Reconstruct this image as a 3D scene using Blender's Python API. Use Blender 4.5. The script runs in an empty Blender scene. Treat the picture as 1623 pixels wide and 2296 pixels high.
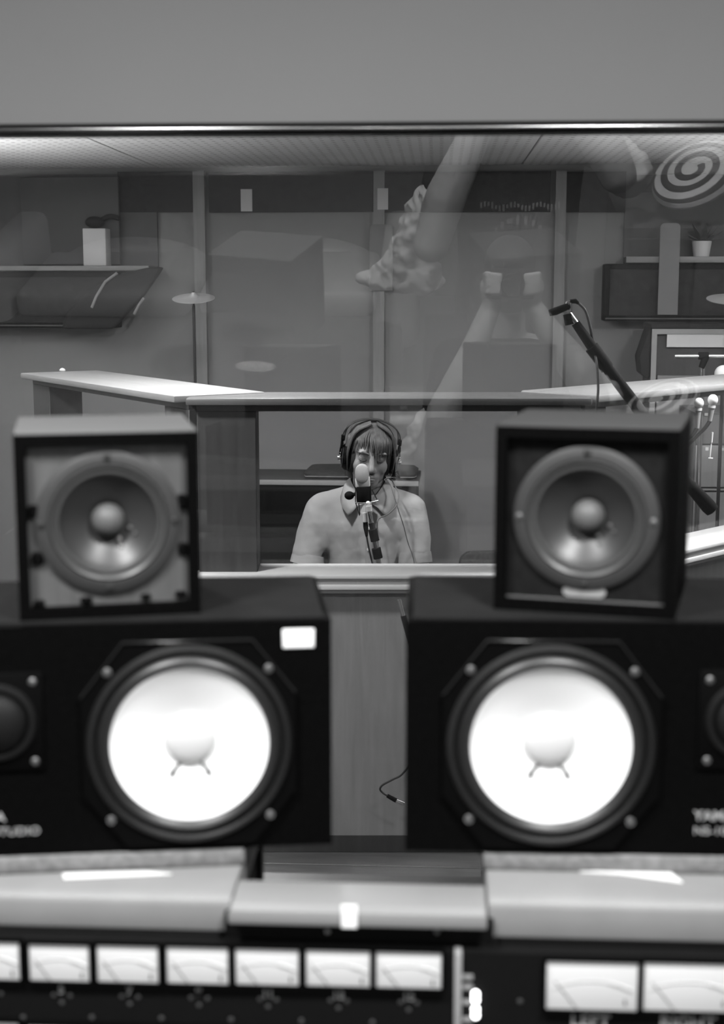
import bpy, bmesh, math, random
import numpy as np
from mathutils import Vector, Matrix, Euler

sc = bpy.context.scene
COL = sc.collection
R = math.radians
PI = math.pi
random.seed(7)

# ------------------------------------------------------------------ camera
CAM_H = 1.65
YAW, PIT, ROLL = R(3.1), R(9.05), R(0.0)
cam_d = bpy.data.cameras.new('camera')
cam = bpy.data.objects.new('camera', cam_d)
COL.objects.link(cam)
cam.location = (0, 0, CAM_H)
cam.rotation_euler = (Matrix.Rotation(YAW, 3, 'Z') @ Matrix.Rotation(PI / 2 - PIT, 3, 'X') @ Matrix.Rotation(ROLL, 3, 'Z')).to_euler()
cam_d.lens = 50
cam_d.sensor_width = 36
cam_d.sensor_fit = 'AUTO'
cam_d.clip_start = 0.02
cam_d.dof.use_dof = True
cam_d.dof.focus_distance = 4.75
cam_d.dof.aperture_fstop = 5.6
cam_d.dof.aperture_blades = 0
sc.camera = cam

# ------------------------------------------------------------------ world + exposure
w = bpy.data.worlds.new('world')
sc.world = w
w.use_nodes = True
w.node_tree.nodes['Background'].inputs[0].default_value = (0.5, 0.5, 0.5, 1)
w.node_tree.nodes['Background'].inputs[1].default_value = 0.02
sc.view_settings.view_transform = 'Standard'
sc.view_settings.look = 'None'
sc.view_settings.exposure = 0.0
sc.view_settings.gamma = 1.0
sc.view_settings.use_curve_mapping = False
sc.cycles.transparent_max_bounces = 16
sc.cycles.max_bounces = 5
sc.cycles.diffuse_bounces = 3
sc.cycles.glossy_bounces = 3
sc.cycles.caustics_reflective = False
sc.cycles.caustics_refractive = False
sc.cycles.use_adaptive_sampling = True
sc.cycles.adaptive_threshold = 0.055
sc.cycles.adaptive_min_samples = 20
sc.cycles.use_denoising = True

# ceiling lamps of the two rooms: (x, y, z, radius, watts)
CONTROL_LAMPS = [(-0.62, 0.50, 2.44, 0.13, 36), (0.36, 0.48, 2.44, 0.13, 36), (-0.2, -1.5, 2.44, 0.13, 45)]
LIVE_LAMPS = [(-0.62, 4.28, 2.12, 0.07, 34), (1.2, 4.1, 2.12, 0.07, 40), (-1.3, 3.05, 2.12, 0.12, 50)]  # the last one is a fill lamp added to brighten the front screen
UPLIGHTS = [(-2.4, 4.75, 1.1, 58), (2.0, 4.75, 1.1, 52)]   # unseen fill lamps added to brighten the live room ceiling

# ------------------------------------------------------------------ survey of the place (metres)
FPX = 50 / 36 * 2296
_fw = Vector((-math.sin(YAW) * math.cos(PIT), math.cos(YAW) * math.cos(PIT), -math.sin(PIT)))
_rt = Vector((math.cos(YAW), math.sin(YAW), 0))
_up = _rt.cross(_fw)
_c = Vector((0, 0, CAM_H))
def _ray(x, y): return _fw + _rt * ((x - 811.5) / FPX) - _up * ((y - 1148) / FPX)
def at_y(x, y, Y):
    r = _ray(x, y); return _c + r * (Y / r.y)
def at_z(x, y, Z):
    r = _ray(x, y); return _c + r * ((Z - CAM_H) / r.z)

# ------------------------------------------------------------------ materials (all grey: the place as the film saw it)
MATS = {}
def mat(name, v, rough=0.6, metal=0.0, var=0.0, scale=8.0, stretch=(1, 1, 1), bump=0.0, bscale=None, emit=0.0, spec=0.5, wood=False):
    if name in MATS: return MATS[name]
    m = bpy.data.materials.new(name); m.use_nodes = True
    nt = m.node_tree; b = nt.nodes['Principled BSDF']
    b.inputs['Base Color'].default_value = (v, v, v, 1)
    b.inputs['Roughness'].default_value = rough
    b.inputs['Metallic'].default_value = metal
    b.inputs['Specular IOR Level'].default_value = spec
    if emit:
        b.inputs['Emission Color'].default_value = (1, 1, 1, 1)
        b.inputs['Emission Strength'].default_value = emit
    if var or bump:
        tc = nt.nodes.new('ShaderNodeTexCoord'); mp = nt.nodes.new('ShaderNodeMapping')
        mp.inputs['Scale'].default_value = stretch
        nt.links.new(tc.outputs['Object'], mp.inputs[0])
        n = nt.nodes.new('ShaderNodeTexNoise')
        n.inputs['Scale'].default_value = scale; n.inputs['Detail'].default_value = 6
        if wood: n.inputs['Distortion'].default_value = 0.6
        nt.links.new(mp.outputs[0], n.inputs['Vector'])
        if var:
            cr = nt.nodes.new('ShaderNodeValToRGB')
            lo, hi = v * (1 - var), min(1, v * (1 + var))
            cr.color_ramp.elements[0].position = 0.3; cr.color_ramp.elements[1].position = 0.7
            cr.color_ramp.elements[0].color = (lo, lo, lo, 1); cr.color_ramp.elements[1].color = (hi, hi, hi, 1)
            nt.links.new(n.outputs['Fac'], cr.inputs[0]); nt.links.new(cr.outputs[0], b.inputs['Base Color'])
        if bump:
            n2 = n
            if bscale:
                n2 = nt.nodes.new('ShaderNodeTexNoise'); n2.inputs['Scale'].default_value = bscale; n2.inputs['Detail'].default_value = 4
                nt.links.new(mp.outputs[0], n2.inputs['Vector'])
            bp = nt.nodes.new('ShaderNodeBump'); bp.inputs['Strength'].default_value = bump; bp.inputs['Distance'].default_value = 0.003
            nt.links.new(n2.outputs['Fac'], bp.inputs['Height']); nt.links.new(bp.outputs[0], b.inputs['Normal'])
    MATS[name] = m
    return m

def glass_mat(name, refl):
    m = bpy.data.materials.new(name); m.use_nodes = True
    nt = m.node_tree; nt.nodes.remove(nt.nodes['Principled BSDF'])
    out = nt.nodes['Material Output']
    t = nt.nodes.new('ShaderNodeBsdfTransparent'); t.inputs[0].default_value = (0.985, 0.985, 0.985, 1)
    g = nt.nodes.new('ShaderNodeBsdfGlossy'); g.inputs['Roughness'].default_value = 0.0
    mx = nt.nodes.new('ShaderNodeMixShader'); mx.inputs[0].default_value = refl
    nt.links.new(t.outputs[0], mx.inputs[1]); nt.links.new(g.outputs[0], mx.inputs[2]); nt.links.new(mx.outputs[0], out.inputs[0])
    MATS[name] = m
    return m

def perforated_mat(name, v):
    # perforated acoustic board: rows of small dark holes (a few millimetres each)
    m = mat(name, v, 0.85, var=0.05, scale=3)
    nt = m.node_tree; b = nt.nodes['Principled BSDF']
    tc = nt.nodes.new('ShaderNodeTexCoord'); sep = nt.nodes.new('ShaderNodeSeparateXYZ')
    nt.links.new(tc.outputs['Object'], sep.inputs[0])
    def cell(sock, pitch):
        a = nt.nodes.new('ShaderNodeMath'); a.operation = 'MULTIPLY'; a.inputs[1].default_value = 1 / pitch
        nt.links.new(sock, a.inputs[0])
        f = nt.nodes.new('ShaderNodeMath'); f.operation = 'FRACT'; nt.links.new(a.outputs[0], f.inputs[0])
        s = nt.nodes.new('ShaderNodeMath'); s.operation = 'SUBTRACT'; s.inputs[1].default_value = 0.5; nt.links.new(f.outputs[0], s.inputs[0])
        q = nt.nodes.new('ShaderNodeMath'); q.operation = 'MULTIPLY'; q.inputs[1].default_value = pitch; nt.links.new(s.outputs[0], q.inputs[0])
        p = nt.nodes.new('ShaderNodeMath'); p.operation = 'POWER'; p.inputs[1].default_value = 2; nt.links.new(q.outputs[0], p.inputs[0])
        return p.outputs[0]
    ad = nt.nodes.new('ShaderNodeMath'); ad.operation = 'ADD'
    nt.links.new(cell(sep.outputs[0], 0.042), ad.inputs[0]); nt.links.new(cell(sep.outputs[1], 0.07), ad.inputs[1])
    lt = nt.nodes.new('ShaderNodeMath'); lt.operation = 'LESS_THAN'; lt.inputs[1].default_value = 0.0085 ** 2
    nt.links.new(ad.outputs[0], lt.inputs[0])
    mx = nt.nodes.new('ShaderNodeMixRGB'); nt.links.new(lt.outputs[0], mx.inputs[0])
    old = b.inputs['Base Color'].links[0].from_socket
    nt.links.new(old, mx.inputs[1]); mx.inputs[2].default_value = (v * .35, v * .35, v * .35, 1)
    nt.links.new(mx.outputs[0], b.inputs['Base Color'])
    return m

mat('wall_paint', 0.22, 0.8, var=0.04, scale=2)
mat('wall_dark', 0.22, 0.85, var=0.08, scale=2)
mat('live_wall', 0.26, 0.8, var=0.06, scale=1.5)
mat('live_dark_fabric', 0.03, 0.95, var=0.25, scale=30)
mat('carpet', 0.12, 0.95, var=0.3, scale=60)
mat('ceiling_paint', 0.2, 0.9)
perforated_mat('perforated_board', 0.85)
mat('floor_wood', 0.08, 0.45, var=0.2, scale=3, stretch=(1, 12, 12), wood=True)
mat('chrome', 0.62, 0.18, 1.0)
mat('steel', 0.5, 0.3, 1.0)
mat('black_metal', 0.02, 0.35)
mat('rail_metal', 0.20, 0.2, 1.0)
mat('black_vinyl', 0.0018, 0.7, var=0.3, scale=200, spec=0.03)
mat('black_plastic', 0.002, 0.5, spec=0.05)
mat('lit_top', 0.014, 0.9, var=0.15, scale=30, spec=0.05)  # the monitor's own black, lightened to put the light from above into the colour
mat('rubber', 0.012, 0.4)
mat('cone_white', 0.88, 0.75)
mat('cone_cap', 0.58, 0.6)
mat('lead_dark', 0.04, 0.5)
mat('screw', 0.22, 0.35, 0.8)
mat('tweeter_black', 0.006, 0.6, spec=0.2)
mat('gloss_black', 0.01, 0.18)
mat('monitor_ring', 0.010, 0.4)
mat('lettering', 0.35, 0.5)
mat('sticker', 0.93, 0.6)
mat('sticker_print', 0.62, 0.6)
mat('baffle_wood', 0.07, 0.6, var=0.2, scale=6, stretch=(14, 14, 1.2), wood=True)
mat('baffle_dark', 0.010, 0.9, var=0.2, scale=80, spec=0.05)
mat('driver_frame', 0.026, 0.55)
mat('driver_cone', 0.028, 0.40)
mat('driver_ring', 0.05, 0.4)
mat('driver_cap', 0.085, 0.55)
mat('walnut_light', 0.125, 0.8, spec=0.1, var=0.1, scale=4, stretch=(1, 10, 10), wood=True)
mat('walnut_dark', 0.06, 0.9, spec=0.05, var=0.12, scale=4, stretch=(1, 10, 10), wood=True)
mat('badge', 0.5, 0.35, 0.6)
mat('pad_grey', 0.24, 0.55, var=0.05, scale=20)
mat('rail_pale', 0.25, 0.4)
mat('foam', 0.17, 0.95, var=0.25, scale=120, bump=0.5)
mat('paper', 0.85, 0.7)
mat('tape', 0.92, 0.6)
mat('panel_black', 0.004, 0.65, var=0.1, scale=100, spec=0.15)
mat('strip_grey', 0.28, 0.5)
mat('meter_face', 0.55, 0.6, emit=0.14)
mat('meter_arc', 0.5, 0.6)
mat('needle', 0.08, 0.5)
mat('led', 0.9, 0.4, emit=6)
mat('wood_pale', 0.24, 0.45, var=0.1, scale=3, stretch=(1.2, 14, 14), wood=True)
mat('wood_cap_mid', 0.10, 0.4, var=0.12, scale=3, stretch=(1.2, 14, 14), wood=True)
mat('wood_mid', 0.26, 0.55, var=0.1, scale=3, stretch=(16, 16, 1.2), wood=True)
mat('wood_dark', 0.042, 0.55, var=0.2, scale=3, stretch=(16, 16, 1.2), wood=True)
mat('trim_white', 0.62, 0.5)
mat('trim_grey', 0.3, 0.5)
mat('piano_black', 0.010, 0.7, var=0.2, scale=4, spec=0.1)
mat('dark_top', 0.06, 0.7)
mat('case_black', 0.045, 0.7, var=0.3, scale=60, bump=0.4)
mat('skin', 0.19, 0.5, var=0.06, scale=30)
mat('skin_pale', 0.5, 0.55, var=0.05, scale=30)
mat('lips', 0.14, 0.5)
mat('hair', 0.06, 0.55, var=0.45, scale=10, stretch=(9, 9, 0.8))
mat('brow', 0.08, 0.8)
mat('shirt', 0.30, 0.85, var=0.07, scale=9, bump=0.2, bscale=60)
mat('shirt_inside', 0.12, 0.9)
mat('undershirt', 0.7, 0.9)
mat('trousers', 0.05, 0.9)
mat('mic_grille', 0.36, 0.6, 0.0, var=0.25, scale=500, bump=0.5)
mat('mic_silver', 0.75, 0.4)
mat('mic_black', 0.008, 0.8, spec=0.1)
mat('cable_grey', 0.09, 0.6)
mat('cable_black', 0.02, 0.5)
mat('reflection_disc', 0.5, 0.45, 0.4)
mat('cloth_black', 0.018, 0.9, bump=0.6, bscale=12)
mat('white_plastic', 0.7, 0.5)
mat('tshirt_black', 0.02, 0.9, bump=0.4, bscale=10)
mat('print_pale', 0.30, 0.9)
mat('sleeve_pale', 0.80, 0.9, bump=0.8, bscale=18)
mat('sofa_leather', 0.45, 0.45, bump=0.2, bscale=20)
mat('sofa_dark', 0.06, 0.5)
mat('cushion_pale', 0.72, 0.9)
mat('cushion_dark', 0.06, 0.9)
mat('cabinet_grey', 0.10, 0.7)
mat('lamp_glow', 0.9, 0.5, emit=4)
mat('leaf', 0.07, 0.5)
glass_mat('pane_glass', 0.060)
glass_mat('screen_glass', 0.035)

# ------------------------------------------------------------------ mesh helpers
class MB:
    def __init__(self): self.bm = bmesh.new()
    def _x(self, geom, M):
        if M is not None: bmesh.ops.transform(self.bm, matrix=M, verts=geom)
    def box(self, c, s, bevel=0.0, M=None, seg=2):
        b = bmesh.new(); bmesh.ops.create_cube(b, size=1)
        bmesh.ops.scale(b, vec=s, verts=b.verts)
        if bevel: bmesh.ops.bevel(b, geom=b.edges[:], offset=bevel, segments=seg, profile=0.5, affect='EDGES')
        bmesh.ops.translate(b, vec=c, verts=b.verts)
        if M is not None: bmesh.ops.transform(b, matrix=M, verts=b.verts)
        self.merge(b); return self
    def merge(self, b):
        me = bpy.data.meshes.new('tmp'); b.to_mesh(me); b.free(); self.bm.from_mesh(me); bpy.data.meshes.remove(me)
    def ball(self, c, r, seg=24, ring=16, M=None):
        if not hasattr(r, '__len__'): r = (r, r, r)
        b = bmesh.new(); bmesh.ops.create_uvsphere(b, u_segments=seg, v_segments=ring, radius=1)
        T = Matrix.Translation(c) @ (M.to_4x4() if M is not None else Matrix.Identity(4)) @ Matrix.Diagonal((*r, 1))
        bmesh.ops.transform(b, matrix=T, verts=b.verts); self.merge(b); return self
    def ico(self, c, r, sub=2, M=None):
        if not hasattr(r, '__len__'): r = (r, r, r)
        b = bmesh.new(); bmesh.ops.create_icosphere(b, subdivisions=sub, radius=1)
        T = Matrix.Translation(c) @ (M.to_4x4() if M is not None else Matrix.Identity(4)) @ Matrix.Diagonal((*r, 1))
        bmesh.ops.transform(b, matrix=T, verts=b.verts); self.merge(b); return self
    def limb(self, pts, step=0.3):
        # overlapping balls along a chain of (x,y,z,r): joined later by a voxel remesh
        for (a, b) in zip(pts, pts[1:]):
            A, B = Vector(a[:3]), Vector(b[:3]); n = max(2, int((B - A).length / (min(a[3], b[3]) * step)) + 1)
            for i in range(n + 1):
                t = i / n; self.ico(A.lerp(B, t), a[3] * (1 - t) + b[3] * t, 2)
        return self
    def tube(self, pts, r, seg=10, cap=True):
        # round tube through points; r a number or a list
        P = [Vector(p) for p in pts]; n = len(P)
        rs = r if hasattr(r, '__len__') else [r] * n
        rings = []; up = None
        for i, p in enumerate(P):
            t = (P[min(i + 1, n - 1)] - P[max(i - 1, 0)]).normalized()
            if up is None:
                up = Vector((0, 0, 1)) if abs(t.z) < 0.9 else Vector((1, 0, 0))
            u = (up - t * up.dot(t)).normalized(); up = u; v = t.cross(u)
            rings.append([self.bm.verts.new(p + (u * math.cos(a) + v * math.sin(a)) * rs[i]) for a in [2 * PI * k / seg for k in range(seg)]])
        for a, b in zip(rings, rings[1:]):
            for k in range(seg): self.bm.faces.new((a[k], a[(k + 1) % seg], b[(k + 1) % seg], b[k]))
        if cap:
            self.bm.faces.new(rings[0][::-1]); self.bm.faces.new(rings[-1])
        return self
    def curve(self, pts, r, seg=8, n=8):
        return self.tube(spline(pts, n), r, seg)
    def lathe(self, prof, c=(0, 0, 0), axis='Y', seg=48, close_start=False, close_end=False):
        # prof: (radius, along axis)
        rings = []
        for (rad, h) in prof:
            ring = []
            for k in range(seg):
                a = 2 * PI * k / seg; u, v = rad * math.cos(a), rad * math.sin(a)
                p = {'Y': (u, h, v), 'Z': (u, v, h), 'X': (h, u, v)}[axis]
                ring.append(self.bm.verts.new(Vector(p) + Vector(c)))
            rings.append(ring)
        for a, b in zip(rings, rings[1:]):
            for k in range(seg): self.bm.faces.new((a[k], a[(k + 1) % seg], b[(k + 1) % seg], b[k]))
        if close_start: self.bm.faces.new(rings[0][::-1])
        if close_end: self.bm.faces.new(rings[-1])
        return self
    def prism(self, poly, d0, d1, axis='Y', bevel=0.0, seg=2):
        # 2D outline extruded along an axis
        b = bmesh.new()
        def P(u, v, d): return {'Y': (u, d, v), 'Z': (u, v, d), 'X': (d, u, v)}[axis]
        A = [b.verts.new(P(u, v, d0)) for u, v in poly]; B = [b.verts.new(P(u, v, d1)) for u, v in poly]
        n = len(poly); b.faces.new(A); b.faces.new(B[::-1])
        for k in range(n): b.faces.new((A[k], B[k], B[(k + 1) % n], A[(k + 1) % n]))
        bmesh.ops.recalc_face_normals(b, faces=b.faces)
        if bevel: bmesh.ops.bevel(b, geom=b.edges[:], offset=bevel, segments=seg, profile=0.5, affect='EDGES')
        self.merge(b); return self
    def loft(self, rings, seg=40, p=2.6):
        # closed body from (cx, cy, z, half-width, half-depth) sections with squarish-round outline
        R_ = []
        for (cx, cy, z, a, b_) in rings:
            ring = []
            for k in range(seg):
                t = 2 * PI * k / seg; c, s_ = math.cos(t), math.sin(t)
                ring.append(self.bm.verts.new((cx + a * math.copysign(abs(c) ** (2 / p), c), cy + b_ * math.copysign(abs(s_) ** (2 / p), s_), z)))
            R_.append(ring)
        for a, b_ in zip(R_, R_[1:]):
            for k in range(seg): self.bm.faces.new((a[k], a[(k + 1) % seg], b_[(k + 1) % seg], b_[k]))
        self.bm.faces.new(R_[0][::-1]); self.bm.faces.new(R_[-1]); return self
    def holed(self, poly, c, r, y0, y1, seg=64):
        # plate in the XZ plane with a round hole; poly is star-shaped about c
        cx, cz = c
        angs = [2 * PI * k / seg for k in range(seg)] + [math.atan2(v - cz, u - cx) % (2 * PI) for u, v in poly]
        angs = sorted(set(round(a, 6) for a in angs)); n = len(poly)
        def hit(a):
            dx, dz = math.cos(a), math.sin(a); best = None
            for k in range(n):
                (ax, az), (bx, bz) = poly[k], poly[(k + 1) % n]
                ex, ez = bx - ax, bz - az; den = dx * ez - dz * ex
                if abs(den) < 1e-12: continue
                t = ((ax - cx) * ez - (az - cz) * ex) / den; u = ((ax - cx) * dz - (az - cz) * dx) / den
                if t > 0 and -1e-6 <= u <= 1 + 1e-6 and (best is None or t < best): best = t
            return cx + dx * best, cz + dz * best
        b = self.bm; L = []
        for a in angs:
            ix, iz = cx + r * math.cos(a), cz + r * math.sin(a); ox, oz = hit(a)
            L.append([b.verts.new((ix, y0, iz)), b.verts.new((ox, y0, oz)), b.verts.new((ox, y1, oz)), b.verts.new((ix, y1, iz))])
        m = len(L)
        for k in range(m):
            A, B = L[k], L[(k + 1) % m]
            for j in range(4): b.faces.new((A[j], B[j], B[(j + 1) % 4], A[(j + 1) % 4]))
        return self
    def frame(self, x0, x1, z0, z1, t, y0, y1):
        # rectangular ring in the XZ plane
        self.box(((x0 + x1) / 2, (y0 + y1) / 2, z0 + t / 2), (x1 - x0, y1 - y0, t))
        self.box(((x0 + x1) / 2, (y0 + y1) / 2, z1 - t / 2), (x1 - x0, y1 - y0, t))
        for x in (x0 + t / 2, x1 - t / 2): self.box((x, (y0 + y1) / 2, (z0 + z1) / 2), (t, y1 - y0, z1 - z0 - 2 * t))
        return self
    def build(self, name, material, parent=None, smooth=40, xform=None):
        bm = self.bm
        bmesh.ops.recalc_face_normals(bm, faces=bm.faces)
        if xform is not None: bmesh.ops.transform(bm, matrix=xform, verts=bm.verts)
        me = bpy.data.meshes.new(name); bm.to_mesh(me); bm.free()
        if smooth:
            me.shade_smooth() if hasattr(me, 'shade_smooth') else None
            try: me.set_sharp_from_angle(angle=R(smooth))
            except Exception: pass
        me.materials.append(MATS[material])
        o = bpy.data.objects.new(name, me); COL.objects.link(o)
        if parent is not None: o.parent = parent
        return o

def spline(pts, n=8):
    P = [Vector(p) for p in pts]; out = []
    Q = [P[0] * 2 - P[1]] + P + [P[-1] * 2 - P[-2]]
    for i in range(1, len(Q) - 2):
        for k in range(n):
            t = k / n; a, b, c, d = Q[i - 1], Q[i], Q[i + 1], Q[i + 2]
            out.append(0.5 * ((2 * b) + (c - a) * t + (2 * a - 5 * b + 4 * c - d) * t * t + (3 * b - a - 3 * c + d) * t ** 3))
    out.append(P[-1]); return out

def tag(o, label, cat, group=None):
    o['label'] = label; o['category'] = cat
    if group: o['group'] = group
    return o
def thing(name, label, cat, loc=(0, 0, 0), rz=0.0, group=None):
    o = bpy.data.objects.new(name, None); COL.objects.link(o)
    o.empty_display_size = 0.1; o.location = loc; o.rotation_euler = (0, 0, rz)
    return tag(o, label, cat, group)
def struct(o):
    o['kind'] = 'structure'; return o
def remesh(o, voxel, smooth=6, factor=0.5):
    m = o.modifiers.new('remesh', 'REMESH'); m.mode = 'VOXEL'; m.voxel_size = voxel; m.use_smooth_shade = True
    if smooth:
        s = o.modifiers.new('smooth', 'SMOOTH'); s.factor = factor; s.iterations = smooth
    return o
def text_part(txt, size, loc, rot, material, parent, name='lettering', depth=0.0004, align='LEFT', sx=1.0, bold=0.0):
    cu = bpy.data.curves.new(name, 'FONT'); cu.body = txt; cu.size = size; cu.extrude = depth; cu.align_x = align; cu.offset = bold
    t = bpy.data.objects.new(name, cu); COL.objects.link(t)
    dg = bpy.context.evaluated_depsgraph_get(); dg.update()
    me = bpy.data.meshes.new_from_object(t.evaluated_get(dg)); bpy.data.objects.remove(t); bpy.data.curves.remove(cu)
    me.name = name
    me.transform(Matrix.Translation(loc) @ Euler(rot).to_matrix().to_4x4() @ Matrix.Diagonal((sx, 1, 1, 1)))
    me.materials.clear(); me.materials.append(MATS[material])
    o = bpy.data.objects.new(name, me); COL.objects.link(o); o.parent = parent
    return o
def link_part(name, me, parent, loc=(0, 0, 0), rot=(0, 0, 0), scale=(1, 1, 1)):
    o = bpy.data.objects.new(name, me); COL.objects.link(o); o.parent = parent
    o.location = loc; o.rotation_euler = rot; o.scale = scale
    return o

# ================================================================== THE SETTING
GLASS_Y = 2.02
CX0, CX1, CY0, CZ1 = -2.2, 2.2, -3.0, 2.5        # control room
LX0, LX1, LY1, LZ1 = -2.7, 2.3, 6.8, 2.2         # live room
WY0, WY1 = 1.90, 2.26                            # dividing wall
WX0, WX1, WZ0 = -1.45, 1.45, 0.66                # window opening
fr_t = at_y(811, 273, WY0).z; fr_b = at_y(811, 306, WY0).z
WZ1 = fr_b + 0.004

struct(MB().box(((CX0 + CX1) / 2, (CY0 + WY0) / 2, -0.05), (CX1 - CX0, WY0 - CY0, 0.1)).build('floor', 'carpet', smooth=0))
struct(MB().box(((CX0 + CX1) / 2, (CY0 + WY0) / 2, CZ1 + 0.05), (CX1 - CX0, WY0 - CY0, 0.1)).build('ceiling', 'ceiling_paint', smooth=0))
struct(MB().box((CX0 - 0.05, (CY0 + WY0) / 2, CZ1 / 2), (0.1, WY0 - CY0, CZ1)).build('wall_left', 'wall_dark', smooth=0))
struct(MB().box((CX1 + 0.05, (CY0 + WY0) / 2, CZ1 / 2), (0.1, WY0 - CY0, CZ1)).build('wall_right', 'wall_dark', smooth=0))
struct(MB().box(((CX0 + CX1) / 2, CY0 - 0.05, CZ1 / 2), (CX1 - CX0 + 0.2, 0.1, CZ1)).build('wall_back', 'wall_dark', smooth=0))
mb = MB(); ym = (WY0 + WY1) / 2; yt = WY1 - WY0
mb.box((0, ym, WZ0 / 2), (5.2, yt, WZ0)); mb.box((0, WY0 + 0.0125, (fr_t + 2.6) / 2), (5.2, 0.025, 2.6 - fr_t)); zn = fr_t + 0.11; mb.box((0, WY0 + 0.025 + (yt - 0.025) / 2, (zn + 2.6) / 2), (5.2, yt - 0.025, 2.6 - zn))
for s in (-1, 1): mb.box((s * (1.45 + 0.575), ym, (WZ0 + fr_t + .11) / 2), (1.15, yt, fr_t + .11 - WZ0))
struct(mb.build('wall_front', 'wall_paint', smooth=0))

# the window between the rooms: dark rounded metal rail, frame and two panes, the near pane leaning towards the control room
win = struct(bpy.data.objects.new('window_1', None)); COL.objects.link(win)
h = (fr_t - fr_b); zc = (fr_t + fr_b) / 2
prof = [(0.0, -0.5), (-0.25, -0.5), (-0.62, -0.38), (-0.85, -0.12), (-0.85, 0.12), (-0.62, 0.38), (-0.25, 0.5), (0.0, 0.5)]
rail = MB().prism([(WY0 + 0.0 + a * h * 0.9, zc + b * h) for a, b in prof], WX0 - 0.1, WX1 + 0.1, 'X').build('top_rail', 'rail_metal', win, smooth=60)
mb = MB()
for s in (-1, 1): mb.box((s * 1.47, ym, (WZ0 + WZ1) / 2), (0.04, yt - 0.01, WZ1 - WZ0))
mb.box((0, ym, WZ0 + 0.0), (2.9, yt - 0.01, 0.03))
mb.build('frame', 'black_metal', win)
TILT = R(8.9); zmid = 1.35
M = Matrix.Translation((0, GLASS_Y, zmid)) @ Matrix.Rotation(TILT, 4, 'X')
MB().box((0, 0, (-0.66 + 0.57) / 2), (2.84, 0.006, 1.23), M=M).build('glass_pane', 'pane_glass', win, smooth=0)
MB().box((0, 2.22, (WZ0 + fr_t + .11) / 2), (2.84, 0.006, fr_t + .11 - WZ0 - 0.03)).build('glass_pane', 'pane_glass', win, smooth=0)

# live room
LW_ROT = R(3.0)
fl = struct(MB().box(((LX0 + LX1) / 2, (WY1 + LY1 + .5) / 2, -0.06), (LX1 - LX0 + .4, LY1 + .5 - WY1, 0.1)).build('floor_live_room', 'wood_dark', smooth=0))
pl = MB().box((0, 0, 0), (5.0, 0.222, 0.012), bevel=0.002, seg=1)
b0 = pl.build('floor_plank', 'floor_wood', fl, smooth=0)
yy = 2.4; first = True
while yy < LY1:
    o = b0 if first else link_part('floor_plank', b0.data, fl)
    o.location = ((LX0 + LX1) / 2, yy, -0.004); first = False; yy += 0.227
ce = struct(MB().box(((LX0 + LX1) / 2, (WY1 + LY1 + .5) / 2, LZ1 + 0.08), (LX1 - LX0 + .4, LY1 + .5 - WY1, 0.1)).build('ceiling_live_room', 'ceiling_paint', smooth=0))
p0 = at_y(350, 390, LY1).x; p1 = at_y(1170, 378, LY1).x; pw = p1 - p0
cb = MB().box((0, 0, 0), (pw - 0.006, 5.1, 0.024), bevel=0.003, seg=1).build('ceiling_board', 'perforated_board', ce, smooth=0)
for i, k in enumerate((-1, 0, 1)):
    o = cb if i == 0 else link_part('ceiling_board', cb.data, ce)
    o.location = (p0 + pw * (k + 0.5), WY1 + 2.57, LZ1 + 0.014)
struct(MB().box((LX0 - 0.05, (WY1 + LY1) / 2, LZ1 / 2), (0.1, LY1 - WY1 + .8, LZ1 + .1)).build('wall_left_live_room', 'live_wall', smooth=0))
struct(MB().box((LX1 + 0.05, (WY1 + LY1) / 2, LZ1 / 2), (0.1, LY1 - WY1 + .8, LZ1 + .1)).build('wall_right_live_room', 'live_wall', smooth=0))
bw = struct(MB().box((0, 0.06, LZ1 / 2 + 0.02), (5.4, 0.12, LZ1 + 0.1)).build('wall_back_live_room', 'live_wall', smooth=0))
bw.location = (-0.2, LY1, 0); bw.rotation_euler = (0, 0, -LW_ROT)
bwM = Matrix.Translation(bw.location) @ Matrix.Rotation(-LW_ROT, 4, 'Z'); bwI = bwM.inverted()
_n = (bwM.to_3x3() @ Vector((0, 1, 0)))
def on_wall(x, y, off=0.0):
    # point on the back wall seen at (x, y), in wall coordinates
    r = _ray(x, y); q = bwM.translation - _n * off
    t = (q - _c).dot(_n) / r.dot(_n)
    return bwI @ (_c + r * t)
def wall_box(x0, y0, x1, y1, t, off=0.0, bevel=0.0):
    a = on_wall(x0, (y0 + y1) / 2); b = on_wall(x1, (y0 + y1) / 2); zt = on_wall((x0 + x1) / 2, y0).z; zb = on_wall((x0 + x1) / 2, y1).z
    return MB().box(((a.x + b.x) / 2, -t / 2 - off, (zt + zb) / 2), (b.x - a.x, t, zt - zb), bevel=bevel)
for (x0, x1) in ((268, 444), (471, 837), (863, 1234), (1259, 1402)):
    wall_box(x0, 386, x1, 476, 0.03).build('acoustic_panel', 'live_dark_fabric', bw, smooth=0)
for (x0, x1) in ((445, 470), (838, 862), (1235, 1258)):
    wall_box(x0, 384, x1, 1500, 0.035).build('batten', 'wood_mid', bw, smooth=0)
wall_box(-500, 1560, 1900, 1600, 0.02).build('skirting', 'wood_dark', bw, smooth=0)

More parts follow.
